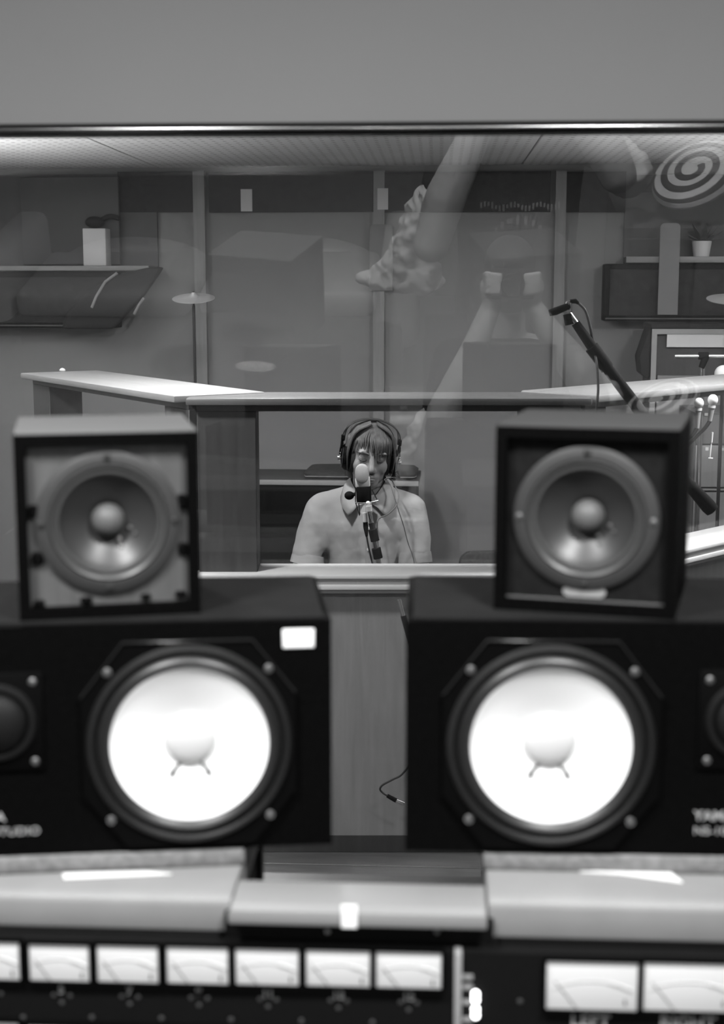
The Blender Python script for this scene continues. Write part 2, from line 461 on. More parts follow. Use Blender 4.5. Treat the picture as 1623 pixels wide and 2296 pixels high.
# ceiling lamps
def ceiling_lamp(x, y, z, r, watts, label, zc):
    t = thing('ceiling_lamp', label, 'lamp', (x, y, zc))
    d = zc - z
    MB().lathe([(r * 1.15, 0), (r * 1.15, -d - 0.01), (r, -d - 0.012), (r, -d + 0.01)], axis='Z', close_start=True).build('housing', 'black_metal', t)
    MB().lathe([(0.001, -d), (r, -d)], axis='Z', seg=32).build('diffuser', 'lamp_glow', t)
    l = bpy.data.lights.new('lamp_light', 'AREA'); l.shape = 'DISK'; l.size = 2 * r; l.energy = watts
    o = bpy.data.objects.new('lamp_light', l); COL.objects.link(o); o.parent = t; o.location = (0, 0, -d - 0.014)
names = ['black ceiling lamp above the left side of the mixing console', 'black ceiling lamp above the right side of the mixing console', 'black ceiling lamp over the sofa behind the photographer']
for (x, y, z, r, p), nm in zip(CONTROL_LAMPS, names): ceiling_lamp(x, y, z, r, p, nm, CZ1)
names = ['black ceiling lamp over the booth, left of the singer', 'black ceiling lamp above the right booth wing', 'black fill lamp added just beyond the studio window to brighten the front screen']
for (x, y, z, r, p), nm in zip(LIVE_LAMPS, names): ceiling_lamp(x, y, z, r, p, nm, LZ1)

# ================================================================== CONTROL ROOM: speakers
def screw(mb_parent, x, z, y=-0.002, r=0.0042):
    return MB().lathe([(0.0008, -0.0012), (r * 0.5, -0.0014), (r, -0.0004), (r, 0.002)], (x, y, z), seg=14, close_start=True).build('screw', 'screw', mb_parent)

def studio_monitor(label, loc, rz, mirror):
    # horizontal two-way monitor, local frame: x right, y back, z up; front face y=0; origin at woofer-side front corner
    W, H, D = 0.382, 0.215, 0.199
    s = -1 if mirror else 1
    t = thing('studio_monitor', label, 'loudspeaker', loc, rz, 'wide black studio monitors on the console')
    cx, cz = s * 0.130, 0.103
    xa, xb = sorted((0, s * W))
    cab = MB().box((s * W / 2, D / 2 + 0.016, H / 2), (W, D - 0.032, H), bevel=0.003).holed([(xa, 0), (xb, 0), (xb, H), (xa, H)], (cx, cz), 0.088, 0.0, 0.036).build('cabinet', 'black_vinyl', t)
    MB().box((s * W / 2, D / 2 + 0.001, H + 0.0005), (W - 0.012, D - 0.012, 0.002)).build('top_sheet', 'lit_top', cab, smooth=0)  # thin sheet painting the cabinet top lighter, as lit from above
    wf_o = MB()
    k = 0.0965; f = 0.058
    outline = [(cx - f, cz + k), (cx + f, cz + k), (cx + k, cz + f * .8), (cx + k, cz - f * .8), (cx + f, cz - k), (cx - f, cz - k), (cx - k, cz - f * .8), (cx - k, cz + f * .8)]
    wf = wf_o.holed(outline, (cx, cz), 0.086, -0.006, 0.0).build('woofer_frame', 'black_plastic', t)
    MB().lathe([(0.0935, -0.0065), (0.091, -0.010), (0.088, -0.0105), (0.0855, -0.007), (0.083, -0.0035)], (cx, 0, cz), seg=72).build('woofer_ring', 'monitor_ring', wf)
    MB().tube([(u_, -0.0065, v_) for u_, v_ in (outline[7], outline[0], outline[1], outline[2])], 0.0016, 8).build('highlight_lip', 'gloss_black', wf)  # glossy tube added on the upper edges only, to catch a highlight
    MB().lathe([(0.0845, -0.004), (0.082, -0.0095), (0.0785, -0.0115), (0.075, -0.010), (0.072, -0.0062)], (cx, 0, cz), seg=72).build('surround', 'rubber', wf)
    prof = []
    for i in range(14):
        u = i / 13; r = 0.0725 * (1 - u) + 0.0195 * u
        prof.append((r, -0.0065 + 0.021 * u ** 0.95))
    MB().lathe(prof, (cx, 0, cz), seg=72).build('cone', 'cone_white', t)
    prof = [(0.0240, 0.0135), (0.0232, 0.0105)] + [(0.0228 * math.cos(a), 0.0100 - 0.0085 * math.sin(a)) for a in [PI / 2 * i / 10 for i in range(11)]]
    MB().lathe(prof, (cx, 0, cz), seg=48).build('dust_cap', 'cone_cap', t)
    for q in (-1, 1):
        a0, a1 = R(-90 + q * 22), R(-90 + q * 34)
        r0, r1 = 0.0250, 0.0375
        p = [(cx + rr * math.cos(aa) * 1.0, -0.0065 + 0.021 * ((0.0725 - rr) / 0.053) ** 0.95 - 0.0010, cz + rr * math.sin(aa)) for rr, aa in ((r0, a0), ((r0 + r1) / 2, (a0 * .55 + a1 * .45)), (r1, (a0 + a1) / 2))]
        MB().tube(p, [0.0012, 0.0018, 0.0028], 8).build('voice_coil_lead', 'lead_dark', t)
    for qx in (-1, 1):
        for qz in (-1, 1): screw(t, cx + qx * 0.0725, cz + qz * 0.0695, -0.007)
    tx, tz = s * 0.302, 0.128
    tp = MB().box((tx, -0.001, tz), (0.084, 0.005, 0.092), bevel=0.002).build('tweeter_plate', 'black_plastic', t)
    MB().lathe([(0.036, -0.0036), (0.034, -0.0075), (0.031, -0.008), (0.028, -0.004)], (tx, 0, tz), seg=48).build('tweeter_ring', 'tweeter_black', tp)
    MB().lathe([(0.027 * math.cos(a), -0.004 - 0.014 * math.sin(a)) for a in [PI / 2 * i / 10 for i in range(11)]], (tx, 0, tz), seg=40).build('tweeter_dome', 'tweeter_black', tp)
    for qx in (-1, 1):
        for qz in (-1, 1): screw(t, tx + qx * 0.033, tz + qz * 0.037, -0.004, 0.0036)
    rot = (PI / 2, 0, 0)
    x0 = s * 0.260 if not mirror else -0.352
    text_part('YAMAHA', 0.0125, (x0, -0.0008, 0.034), rot, 'lettering', t, 'brand_lettering', sx=1.05, bold=0.0002)
    text_part('NS-10M STUDIO', 0.0105, (x0, -0.0008, 0.0205), rot, 'lettering', t, 'model_lettering', sx=1.12)
    return t

pR = at_y(908, 1907, 1.235)
monR = studio_monitor('wide black studio monitor with white woofer, right of the gap', (pR.x, 1.235, pR.z), R(0.6), False)
pL = at_y(744, 1892, 1.262)
monL = studio_monitor('wide black studio monitor with white woofer and white sticker, left of the gap', (pL.x, 1.262, pL.z), R(8.8), True)
# price sticker on the left monitor
MB().box((-0.0300, -0.001, 0.1985), (0.029, 0.002, 0.0175), bevel=0.0006, seg=1).build('sticker', 'sticker', monL)
text_part('NL 11', 0.009, (-0.0300, -0.0022, 0.1955), (PI / 2, 0, 0), 'sticker_print', monL, 'sticker_print', depth=0.0001, align='CENTER')

def cube_speaker(label, loc, rz, dark, tilt=0.0):
    # single-driver cube; front y=0; origin bottom centre front
    S, D, k_ = 0.163, 0.165, 1.07
    SH = 0.168
    t = thing('cube_speaker', label, 'loudspeaker', loc, rz, 'small cube speakers on the studio monitors')
    body = MB()
    w = 0.010; rec = 0.012
    # shell with a recessed front
    g = 0.045
    KS = lambda pr_: [(r_ * k_, h_) for r_, h_ in pr_]
    body.box((0, (D + g) / 2, SH / 2), (S, D - g, SH), bevel=0.001)
    body.box((0, g / 2, w / 2), (S, g, w)); body.box((0, g / 2, SH - w / 2), (S, g, w))
    for q in (-1, 1): body.box((q * (S / 2 - w / 2), g / 2, SH / 2), (w, g, SH - 2 * w))
    cab = body.build('cabinet', 'black_vinyl', t)
    MB().box((0, D / 2, SH + 0.0008), (S - 0.001, D - 0.001, 0.0025), bevel=0.0008, seg=1).build('top_sheet', 'walnut_dark' if dark else 'walnut_light', cab)
    cx, cz = 0.0, SH / 2 + 0.002; y = rec - 0.001; hb = S / 2 - w
    MB().holed([(-hb, w), (hb, w), (hb, SH - w), (-hb, SH - w)], (cx, cz), 0.0555, rec - 0.001, rec + 0.004).build('baffle', 'baffle_dark' if dark else 'baffle_wood', t, smooth=0)
    MB().lathe(KS([(0.0615, y), (0.0612, y - 0.004), (0.0595, y - 0.0052), (0.051, y - 0.0052), (0.0495, y - 0.003)]), (cx, 0, cz), seg=64).build('driver_frame', 'driver_frame', t)
    MB().lathe(KS([(0.0502, y - 0.003), (0.0485, y - 0.0062), (0.0465, y - 0.0048), (0.0448, y - 0.0024), (0.0438, y - 0.0046), (0.0424, y - 0.0044), (0.0408, y - 0.0015)]), (cx, 0, cz), seg=64).build('surround', 'driver_ring', t)
    prof = [(0.0412 * (1 - u) + 0.012 * u, y - 0.002 + 0.021 * u ** 0.85) for u in [i / 12 for i in range(13)]]
    MB().lathe(KS(prof), (cx, 0, cz), seg=64).build('cone', 'driver_cone', t)
    MB().lathe(KS([(0.0142, y + 0.014)] + [(0.0138 * math.cos(a), y + 0.010 - 0.012 * math.sin(a)) for a in [PI / 2 * i / 9 for i in range(10)]]), (cx, 0, cz), seg=40).build('dust_cap', 'driver_cap', t)
    # solder blobs on the cone
    for (r, a, q) in ((0.0205, -62, 0.0022), (0.0262, -66, 0.0016), (0.0215, -22, 0.0020), (0.027, -28, 0.0015)):
        yy = y - 0.002 + 0.021 * ((0.0412 - r) / 0.0292) ** 0.85
        MB().ball((cx + r * math.cos(R(a)), yy - 0.0008, cz + r * math.sin(R(a))), q, 10, 8).build('solder_blob', 'driver_cap' if (dark or a > -50) else 'steel', t)
    for k in range(4):
        a = k * PI / 2
        m = 'screw' if (dark and k % 2 == 0) else 'black_metal'
        MB().lathe([(0.0008, -0.0022), (0.003, -0.0016), (0.0036, 0)], (cx + 0.0600 * math.cos(a), y - 0.005, cz + 0.0600 * math.sin(a)), seg=12).build('screw', m, t)
    if not dark:
        # dark velcro tabs that held the grille
        for (tx, tz, sx, sz) in ((-0.066, .098, .010, .012), (-0.064, .055, .010, .012), (0.067, .103, .008, .014), (0.067, .059, .008, .012), (-0.022, .0145, .011, .006), (0.032, .0155, .009, .005), (-0.064, .0135, .010, .006), (0.064, .0165, .010, .006)):
            MB().box((tx, rec - 0.003, tz), (sx, 0.006, sz), bevel=0.0015, seg=1).build('grille_tab', 'black_plastic', t)
    else:
        b = MB()
        out = [(0.0 + 0.0135 * sg + 0.0058 * math.cos(a), 0.0188 + 0.0050 * math.sin(a)) for sg, rng in ((1, range(-4, 5)), (-1, range(4, 13))) for a in [PI / 8 * i for i in rng]]
        b.prism(out, rec - 0.0035, rec, 'Y').build('badge', 'badge', t)
        MB().box((0, rec - 0.002, w + 0.0006), (S - 2 * w, 0.003, 0.0012)).build('lower_lip', 'cabinet_grey', t)
    return t

ztR = pR.z + 0.215 + 0.002
q = at_z((1103 + 1508) / 2, 1377, ztR)
cube_speaker('small cube speaker with dark front and silver oval badge', (q.x, q.y, ztR), R(-13), True)
ztL = pL.z + 0.215 + 0.002
q = at_z((44 + 456) / 2, 1383, ztL)
cube_speaker('small cube speaker with bare wooden front on the left studio monitor', (q.x, q.y, ztL), R(15), False)

# ================================================================== CONTROL ROOM: mixing console with its meter bridge
BZ_R = pR.z; BZ_L = pL.z
# pads under the monitors
def pad_block(label, x0, x1, z1, yf, yb, z0, rz, group):
    t = thing('speaker_ledge', label, 'ledge', ((x0 + x1) / 2, yf, z0), rz, group)
    hw = (x1 - x0) / 2; hh = z1 - z0; c = 0.016
    MB().prism([(0.0, 0.0), (0.0, hh * 0.84), (0.003, hh * 0.95), (0.012, hh), (yb - yf, hh), (yb - yf, 0)], -hw, hw, 'X', bevel=0.003).build('block', 'pad_grey', t)
    return t
foam_t = 0.0165
# right ledge
zr1 = BZ_R - foam_t
qa = at_z(1095, 2012, zr1); yfR = qa.y - 0.004
zr0 = at_y(1095, 2103, yfR).z
xr0 = at_y(1093, 2050, yfR).x
pad_block('grey ledge with rounded front edge carrying the right studio monitor', xr0, xr0 + 0.52, zr1, yfR, 1.44, zr0, 0, 'grey ledges under the studio monitors')
tag(MB().box((0, 0.10, foam_t / 2), (0.40, 0.20, foam_t), bevel=0.004).build('foam_mat', 'foam'), 'grey foam mat squeezed under the right studio monitor', 'foam mat')
bpy.data.objects['foam_mat'].location = (at_y(1083, 1935, 1.232).x + 0.20, 1.232, zr1)
# left ledge
zl1 = BZ_L - foam_t
qa = at_z(505, 2008, zl1); yfL = qa.y - 0.004
zl0 = at_y(505, 2090, yfL).z
xl1 = at_y(519, 2050, yfL).x
pad_block('grey ledge with rounded front edge carrying the left studio monitor', xl1 - 0.52, xl1, zl1, yfL, 1.46, zl0, 0, 'grey ledges under the studio monitors')
f2 = tag(MB().box((-0.20, 0.10, foam_t / 2), (0.40, 0.20, foam_t), bevel=0.004).build('foam_mat', 'foam'), 'grey foam mat squeezed under the left studio monitor', 'foam mat')
f2.location = (pL.x - 0.080 * math.cos(R(8.8)), 1.262 - 0.080 * math.sin(R(8.8)) - 0.005, zl1); f2.rotation_euler = (0, 0, R(8.8))
# loose papers on the ledges
def sheet(label, pts, z):
    P = [at_z(x, y, z) for x, y in pts]; o = P[0]
    m = MB().prism([(p.x - o.x, p.y - o.y) for p in P], 0, 0.0012, 'Z').build('paper_sheet', 'paper', smooth=0)
    m.location = (o.x, o.y, z + 0.0004); return tag(m, label, 'paper')
sheet('folded white paper on the left grey ledge', [(140, 1961), (143, 1973), (385, 1962), (330, 1957)], zl1)
sheet('pointed white paper on the right grey ledge', [(1300, 1957), (1390, 1962), (1530, 1981), (1500, 1956)], zr1)

con = thing('mixing_console', 'large mixing console with rows of white level meters and a pale top rail', 'mixing console', (0, 1.2, 0))
def cpart(mbx, name, m, parent=None, smooth=40):
    return mbx.build(name, m, parent or con, smooth=smooth, xform=Matrix.Translation((0, -1.2, 0)))
YP = 1.150                                # meter panel plane
zrail_t = at_y(811, 1996, 1.20).z; zrail_b = at_y(811, 2080, YP - 0.004).z
xm0, xm1 = -1.0, 1.0
# pale top rail with rounded front, between the two ledges
YB = 1.215
cpart(MB().prism([(YP - 0.004, zrail_b), (YP - 0.004, zrail_b + 0.014), (YP + 0.004, zrail_t - 0.006), (YP + 0.018, zrail_t), (YB, zrail_t + 0.001), (YB, zrail_b)], xl1 + 0.001, xr0 - 0.001, 'X', bevel=0.002), 'top_rail', 'rail_pale')
zb_top = zrail_b - 0.16
cpart(MB().box((0, 1.31, zb_top - 0.2), (2.0, 0.30, 0.4)), 'bridge_body', 'panel_black', smooth=0)
cpart(MB().box((0, 1.02, 0.34), (2.0, 0.72, 0.66), bevel=0.01), 'desk_body', 'panel_black')
cpart(MB().box(((xm0 + xl1) / 2, 1.31, (zb_top + zl0) / 2), (xl1 - xm0 - 0.02, 0.28, zl0 - zb_top)), 'bridge_riser', 'panel_black', smooth=0)
cpart(MB().box(((xm1 + xr0) / 2, 1.31, (zb_top + zr0) / 2), (xm1 - xr0 - 0.02, 0.28, zr0 - zb_top)), 'bridge_riser', 'panel_black', smooth=0)
cpart(MB().box(((xl1 + xr0) / 2, 1.19, (zb_top + zrail_b) / 2), (xr0 - xl1 + 0.01, 0.045, zrail_b - zb_top)), 'bridge_riser', 'panel_black', smooth=0)
xd = at_y(1027, 2170, YP).x
pz0, pz1 = at_y(811, 2420, YP).z, min(zrail_b, zl0, zr0)
cpart(MB().box(((xm0 + xd - 0.003) / 2, YP + 0.008, (pz0 + pz1) / 2), (xd - 0.003 - xm0, 0.016, pz1 - pz0 - 0.001)), 'meter_panel', 'panel_black', smooth=0)
cpart(MB().box(((xm1 + xd + 0.003) / 2, YP + 0.008, (pz0 + pz1) / 2), (xm1 - xd - 0.003, 0.016, pz1 - pz0 - 0.001)), 'master_panel', 'panel_black', smooth=0)
cpart(MB().box((xd, YP + 0.004, (pz0 + pz1) / 2), (0.0062, 0.016, pz1 - pz0 - 0.001), bevel=0.001), 'divider_strip', 'strip_grey')

def meter(x0, y0, x1, y1, lab, big=False):
    a = at_y(x0, y0, YP); b = at_y(x1, y1, YP); c0 = (a + b) / 2; hw = (b.x - a.x) / 2; hh = (a.z - b.z) / 2
    fa = cpart(MB().box((c0.x, YP - 0.0015, c0.z), (2 * hw, 0.004, 2 * hh), bevel=0.0016), 'meter', 'meter_face')
    fr = MB().frame(c0.x - hw - 0.0022, c0.x + hw + 0.0022, c0.z - hh - 0.0022, c0.z + hh + 0.0022, 0.0030, YP - 0.0055, YP + 0.001)
    cpart(fr, 'bezel', 'black_plastic', fa)
    # scale arc and needle
    arc = [(c0.x + hw * 1.25 * math.sin(t_), YP - 0.0038, c0.z - hh * 1.1 + hh * 1.30 * math.cos(t_)) for t_ in [R(-44 + 8.8 * i) for i in range(11)]]
    cpart(MB().tube(arc, 0.0005, 6), 'scale_arc', 'meter_arc', fa)
    cpart(MB().tube([arc[-4], arc[-3], arc[-2], arc[-1]], 0.0011, 6), 'red_zone', 'meter_arc', fa)
    cpart(MB().tube([(c0.x - hw * 0.28, YP - 0.0042, c0.z - hh * 0.97), (c0.x - hw * 0.80, YP - 0.0042, c0.z + hh * 0.15)], 0.0004, 6), 'needle', 'needle', fa)
    cpart(MB().box((c0.x + hw * 0.72, YP - 0.0038, c0.z - hh * 0.62), (0.0016, 0.001, 0.005), M=None), 'adjuster', 'needle', fa)
    if lab:
        text_part(lab, 0.0165 if big else 0.0105, (c0.x, YP - 1.2 - 0.0008, c0.z - hh - (0.0165 if big else 0.0118)), (PI / 2, 0, 0), 'lettering', fa, 'lettering', align='CENTER', bold=0.0003)
    if not big:
        for (dx, dz) in ((-0.007, -0.0142), (0.0075, -0.0145), (0.0, -0.0212)):
            cpart(MB().lathe([(0.0004, -0.001), (0.0019, -0.0006), (0.0022, 0.001)], (c0.x + dx, YP, c0.z - hh + dz), seg=10), 'trim_screw', 'screw', fa)
    return fa
row = [(-92, 2103, 51, 2195, '3'), (65, 2110, 206, 2199, '5'), (217, 2112, 360, 2202, '7'), (373, 2115, 516, 2205, '9'), (527, 2119, 673, 2208, '11'), (685, 2122, 832, 2211, '13'), (842, 2126, 991, 2215, '15')]
for r_ in row: meter(*r_)
for i, r_ in enumerate(row):
    dy = 180 + i * 1.2
    meter(r_[0] - 2, r_[1] + dy, r_[2] - 1, r_[3] + dy, '')
meter(1223, 2147, 1428, 2265, 'LEFT', True)
meter(1441, 2150, 1648, 2268, 'RIGHT', True)
for (x, y) in ((734, 2089), (980, 2089), (1166, 2245), (52, 2281), (206, 2281), (362, 2283), (518, 2286), (676, 2289), (835, 2292)):
    p = at_y(x, y, YP); cpart(MB().lathe([(0.0004, -0.0012), (0.002, -0.0008), (0.0024, 0.001)], (p.x, YP, p.z), seg=12), 'panel_screw', 'screw')
for (x, y) in ((1066, 2228), (1066, 2240), (1066, 2262), (1066, 2275)):
    p = at_y(x, y, YP); cpart(MB().ball((p.x, YP - 0.001, p.z), 0.0032, 14, 10), 'indicator_light', 'led')
for y in (2190, 2212, 2246, 2285):
    p = at_y(1048, y, YP); cpart(MB().box((p.x, YP - 0.0006, p.z), (0.009, 0.0012, 0.004)), 'indicator_label', 'strip_grey')
# tape tag on the rail
a = at_y(765, 2026, YP - 0.004); b = at_y(801, 2076, YP - 0.005)
tp = MB().box((0, 0, 0), (b.x - a.x, 0.0012, 0.021), bevel=0.0004, seg=1).build('tape_tag', 'tape')
tp.location = ((a.x + b.x) / 2, YP - 0.0053, zrail_b + 0.0105)
tag(tp, 'small white tape tag on the pale console rail', 'tape')
# dark support post beside the left ledge
p = at_y(566, 1950, 1.44)
ps = MB().box((0, 0, 0.07), (0.021, 0.03, 0.14), bevel=0.002).build('support_post', 'black_plastic'); ps.location = (p.x, 1.44, zb_top + 0.0)
tag(ps, 'short black post between the left ledge and the pale rail', 'post')

# ================================================================== LIVE ROOM: three wooden booth screens
def booth_screen(label, origin, rz, W, zt, cap_d, cap_over, stile, wood_cap, z_sill, header=0.02, body_d=0.12, sill_trim=True):
    t = thing('booth_screen', label, 'screen', origin, rz, 'wooden booth screens around the singer')
    y0 = 0.045                                            # body set back under the cap
    cap = MB().box((0, cap_d / 2, zt - 0.010), (W + 2 * cap_over, cap_d, 0.020), bevel=0.005).build('top_cap', wood_cap, t)
    MB().box((0, y0 + body_d / 2, zt - 0.02 - header / 2), (W, body_d, header)).build('header', 'wood_dark', t, smooth=0)
    zw1 = zt - 0.02 - header
    for s in (-1, 1):
        MB().box((s * (W / 2 - stile / 2), y0 + body_d / 2, (zw1 + 0.0) / 2), (stile, body_d, zw1), bevel=0.002, seg=1).build('stile', 'wood_dark', t)
    inner = W - 2 * stile
    MB().box((0, y0 + body_d / 2, z_sill / 2 + 0.02), (inner, body_d - 0.01, z_sill - 0.06)).build('lower_panel', 'wood_mid', t, smooth=0)
    MB().box((0, y0 + body_d / 2, 0.028), (inner, body_d, 0.05)).build('kick_board', 'wood_dark', t, smooth=0)
    # sill: ledge with pale and grey strips
    sl = MB().box((0, y0 + body_d / 2 - 0.02, z_sill - 0.006), (W + 0.004, body_d + 0.05, 0.012), bevel=0.003).build('sill', 'trim_white', t)
    MB().box((0, y0 - 0.020, z_sill - 0.0205), (W, 0.035, 0.017)).build('sill_strip', 'trim_grey', sl, smooth=0)
    MB().box((0, y0 - 0.024, z_sill - 0.036), (W, 0.045, 0.014), bevel=0.002).build('sill_strip', 'trim_white', sl)
    MB().box((0, y0 - 0.018, z_sill - 0.049), (W, 0.035, 0.012)).build('sill_strip', 'trim_grey', sl, smooth=0)
    MB().box((0, y0 + body_d * 0.6, (z_sill + zw1) / 2), (inner - 0.002, 0.006, zw1 - z_sill)).build('glass_pane', 'screen_glass', t, smooth=0)
    return t

YG = 3.93
zcap = at_y(872, 893, YG).z
zsill = at_y(872, 1291, YG - 0.01).z
cg = at_y(872, 893, YG)
Wf = (at_y(1328, 893, YG).x - at_y(416, 893, YG).x)
front_screen = booth_screen('front wooden booth screen, pale cap above the window framing the singer', (cg.x, YG, 0), R(3.1), Wf - 0.05, zcap, 0.235, 0.025, 0.165, 'wood_cap_mid', zsill)
# left wing
zc2 = zcap + 0.004
A = at_z(425, 893, zc2); Cc = at_z(45, 836, zc2); d = (A - Cc); Lw = d.length
Lw -= 0.10; mid = Cc + d.normalized() * (Lw / 2)
booth_screen('left wooden booth screen with pale cap, angled back to the left', (mid.x, mid.y, 0), math.atan2(d.y, d.x), Lw, zc2, 0.29, 0.0, 0.16, 'wood_pale', zsill)
A2 = at_z(1318, 889, zc2); B2 = at_z(1640, 860, zc2); d = (B2 - A2).normalized(); Lr = 1.35
mid = A2 + d * (Lr / 2 + 0.05)
rz2 = math.atan2(d.y, d.x)
booth_screen('right wooden booth screen with bright cap, angled back to the right', (mid.x, mid.y, 0), rz2, Lr, zc2, 0.28, 0.0, 0.10, 'wood_pale', zsill)
# small pale cap knob on the left wing
q = at_z(140, 832, zc2)
kn = MB().lathe([(0.010, 0), (0.011, 0.004), (0.007, 0.009), (0.001, 0.011)], axis='Z', seg=16, close_start=True).build('bolt_cap', 'trim_white'); kn.location = (q.x, q.y, zc2)
tag(kn, 'tiny white bolt cap on the far end of the left screen cap', 'bolt cap')

for (x, y, z, p), lab in zip(UPLIGHTS, ('unseen uplight added by the left wall to brighten the live room ceiling', 'unseen uplight added by the right wall to brighten the live room ceiling')):
    t = thing('fill_uplight', lab, 'lamp', (x, y, 0))  # out of view, put in only to lift the ceiling brightness
    MB().lathe([(0.001, 0.002), (0.14, 0.002), (0.14, 0.02), (0.012, 0.03), (0.012, z - 0.08)], axis='Z', seg=24).build('stand', 'black_metal', t)
    MB().lathe([(0.012, z - 0.08), (0.09, z - 0.05), (0.15, z), (0.146, z), (0.086, z - 0.045), (0.01, z - 0.07)], axis='Z', seg=32).build('lamp_shade', 'black_metal', t)
    MB().ball((0, 0, z - 0.03), 0.03).build('bulb', 'lamp_glow', t)
    l = bpy.data.lights.new('lamp_light', 'AREA'); l.shape = 'DISK'; l.size = 0.2; l.energy = p; l.spread = R(130)
    o = bpy.data.objects.new('lamp_light', l); COL.objects.link(o); o.parent = t; o.location = (0, 0, z + 0.006); o.rotation_euler = (PI, 0, 0)

# ================================================================== LIVE ROOM: the singer
YS = 4.85
S = lambda x, y, dy=0.0: at_y(x, y, YS + dy)
sing = thing('person', 'seated singer with headphones and a pale collared short-sleeved shirt behind the microphone', 'person', (S(825, 1100).x, YS, 0))
SO = Vector(sing.location)
def sl(x, y, dy=0.0):               # surveyed point in the singer's own frame
    return S(x, y, dy) - SO
def v4(p, r): return (p.x, p.y, p.z, r)
hc = sl(829, 1022, 0.0)             # head centre
HR = Matrix.Rotation(R(5.5), 3, 'Y') @ Matrix.Rotation(R(8), 3, 'Z') @ Matrix.Rotation(R(7), 3, 'X')     # tilt, turn, nod
def hd(x, y, z): return hc + HR @ Vector((x, y, z))
neck_b = sl(826, 1112, 0.05)
shl, shr = sl(712, 1142, 0.03), sl(926, 1142, 0.03)
ell, elr = sl(687, 1262, 0.0), sl(932, 1258, 0.0)
hipz = sl(826, 1395).z
body = MB()
# cranium, face and jaw
body.ico(hd(0, 0.018, 0.030), (0.075, 0.092, 0.082), 3, HR)
body.ico(hd(0, -0.018, 0.040), (0.066, 0.070, 0.055), 3, HR)         # forehead
body.ico(hd(0, -0.020, -0.016), (0.062, 0.060, 0.080), 3, HR)        # mid face
body.ico(hd(0, -0.050, -0.080), (0.034, 0.030, 0.024), 3, HR)        # chin
body.ico(hd(0, -0.012, -0.062), (0.055, 0.050, 0.034), 3, HR)        # jaw
body.ico(hd(0, -0.052, -0.055), (0.036, 0.032, 0.028), 3, HR)        # mouth mound
for q in (-1, 1):
    body.ico(hd(q * 0.036, -0.048, -0.024), (0.024, 0.022, 0.028), 2, HR)      # cheek bones
    body.ico(hd(q * 0.028, -0.078, 0.030), (0.024, 0.009, 0.007), 2, HR)       # brow ridge
    body.ico(hd(q * 0.030, -0.068, 0.008), (0.016, 0.011, 0.011), 2, HR)       # closed lid
    body.ico(hd(q * 0.076, 0.010, -0.005), (0.010, 0.018, 0.028), 2, HR)       # ear
    body.ico(hd(q * 0.011, -0.086, -0.032), (0.010, 0.013, 0.009), 2, HR)      # nostril wing
body.limb([v4(hd(0, -0.080, 0.030), 0.010), v4(hd(0, -0.090, -0.004), 0.010), v4(hd(0, -0.098, -0.026), 0.0125)])
body.ico(hd(0, -0.080, -0.054), (0.022, 0.009, 0.0065), 2, HR)       # upper lip
body.ico(hd(0, -0.078, -0.070), (0.020, 0.010, 0.0075), 2, HR)       # lower lip
body.limb([v4(hd(0, 0.015, -0.05), 0.054), v4(neck_b, 0.058)])
# trunk, arms, hands, legs
ch = sl(822, 1200, 0.06)
body.ico((ch.x, ch.y, ch.z), (0.15, 0.10, 0.16), 3)
body.ico((ch.x, ch.y + 0.01, hipz + 0.12), (0.145, 0.11, 0.18), 3)
body.limb([v4(neck_b + Vector((0, 0.01, -0.03)), 0.06), v4(shl + Vector((0.03, 0.01, -.02)), 0.036)])
body.limb([v4(neck_b + Vector((0, 0.01, -0.03)), 0.06), v4(shr + Vector((-0.03, 0.01, -.02)), 0.036)])
def arm(sh, el, sg):
    wr = Vector((el.x - sg * 0.02, el.y - 0.20, hipz + 0.095)); pal = wr + Vector((-sg * 0.015, -0.07, -0.012))
    body.limb([v4(sh + Vector((-sg * .01, .01, -.02)), 0.038), v4(el, 0.036)]); body.limb([v4(el, 0.037), v4(wr, 0.027)]); body.limb([v4(wr, 0.027), v4(pal, 0.026)])
    for k, (dx, L) in enumerate(((-0.028, 0.068), (-0.009, 0.078), (0.010, 0.072), (0.028, 0.055))):
        a = pal + Vector((dx, -0.015, 0)); b = a + Vector((dx * 0.15, -L * 0.55, 0.002)); c = b + Vector((0, -L * 0.42, -0.018))
        body.limb([v4(a, 0.0105), v4(b, 0.0095), v4(c, 0.008)], 0.6)
    a = pal + Vector((-sg * 0.024, 0.03, 0)); b = a + Vector((-sg * 0.028, -0.03, -0.006)); body.limb([v4(a, 0.012), v4(b, 0.010), v4(b + Vector((-sg * 0.008, -0.026, -0.004)), 0.009)], 0.6)
arm(shl, ell, -1); arm(shr, elr, 1)
for sg in (-1, 1):
    hp = Vector((ch.x + sg * 0.09, ch.y + 0.01, hipz)); kn_ = Vector((ch.x + sg * 0.12, ch.y - 0.40, hipz)); an = Vector((ch.x + sg * 0.12, ch.y - 0.36, 0.09))
    body.limb([v4(hp, 0.085), v4(kn_, 0.058)]); body.limb([v4(kn_, 0.056), v4(an, 0.038)])
    body.limb([v4(an - Vector((0, 0, 0.045)), 0.042), v4(an + Vector((0, -0.15, -0.055)), 0.035)])
bd = remesh(body.build('body', 'skin', sing), 0.0048, 3)
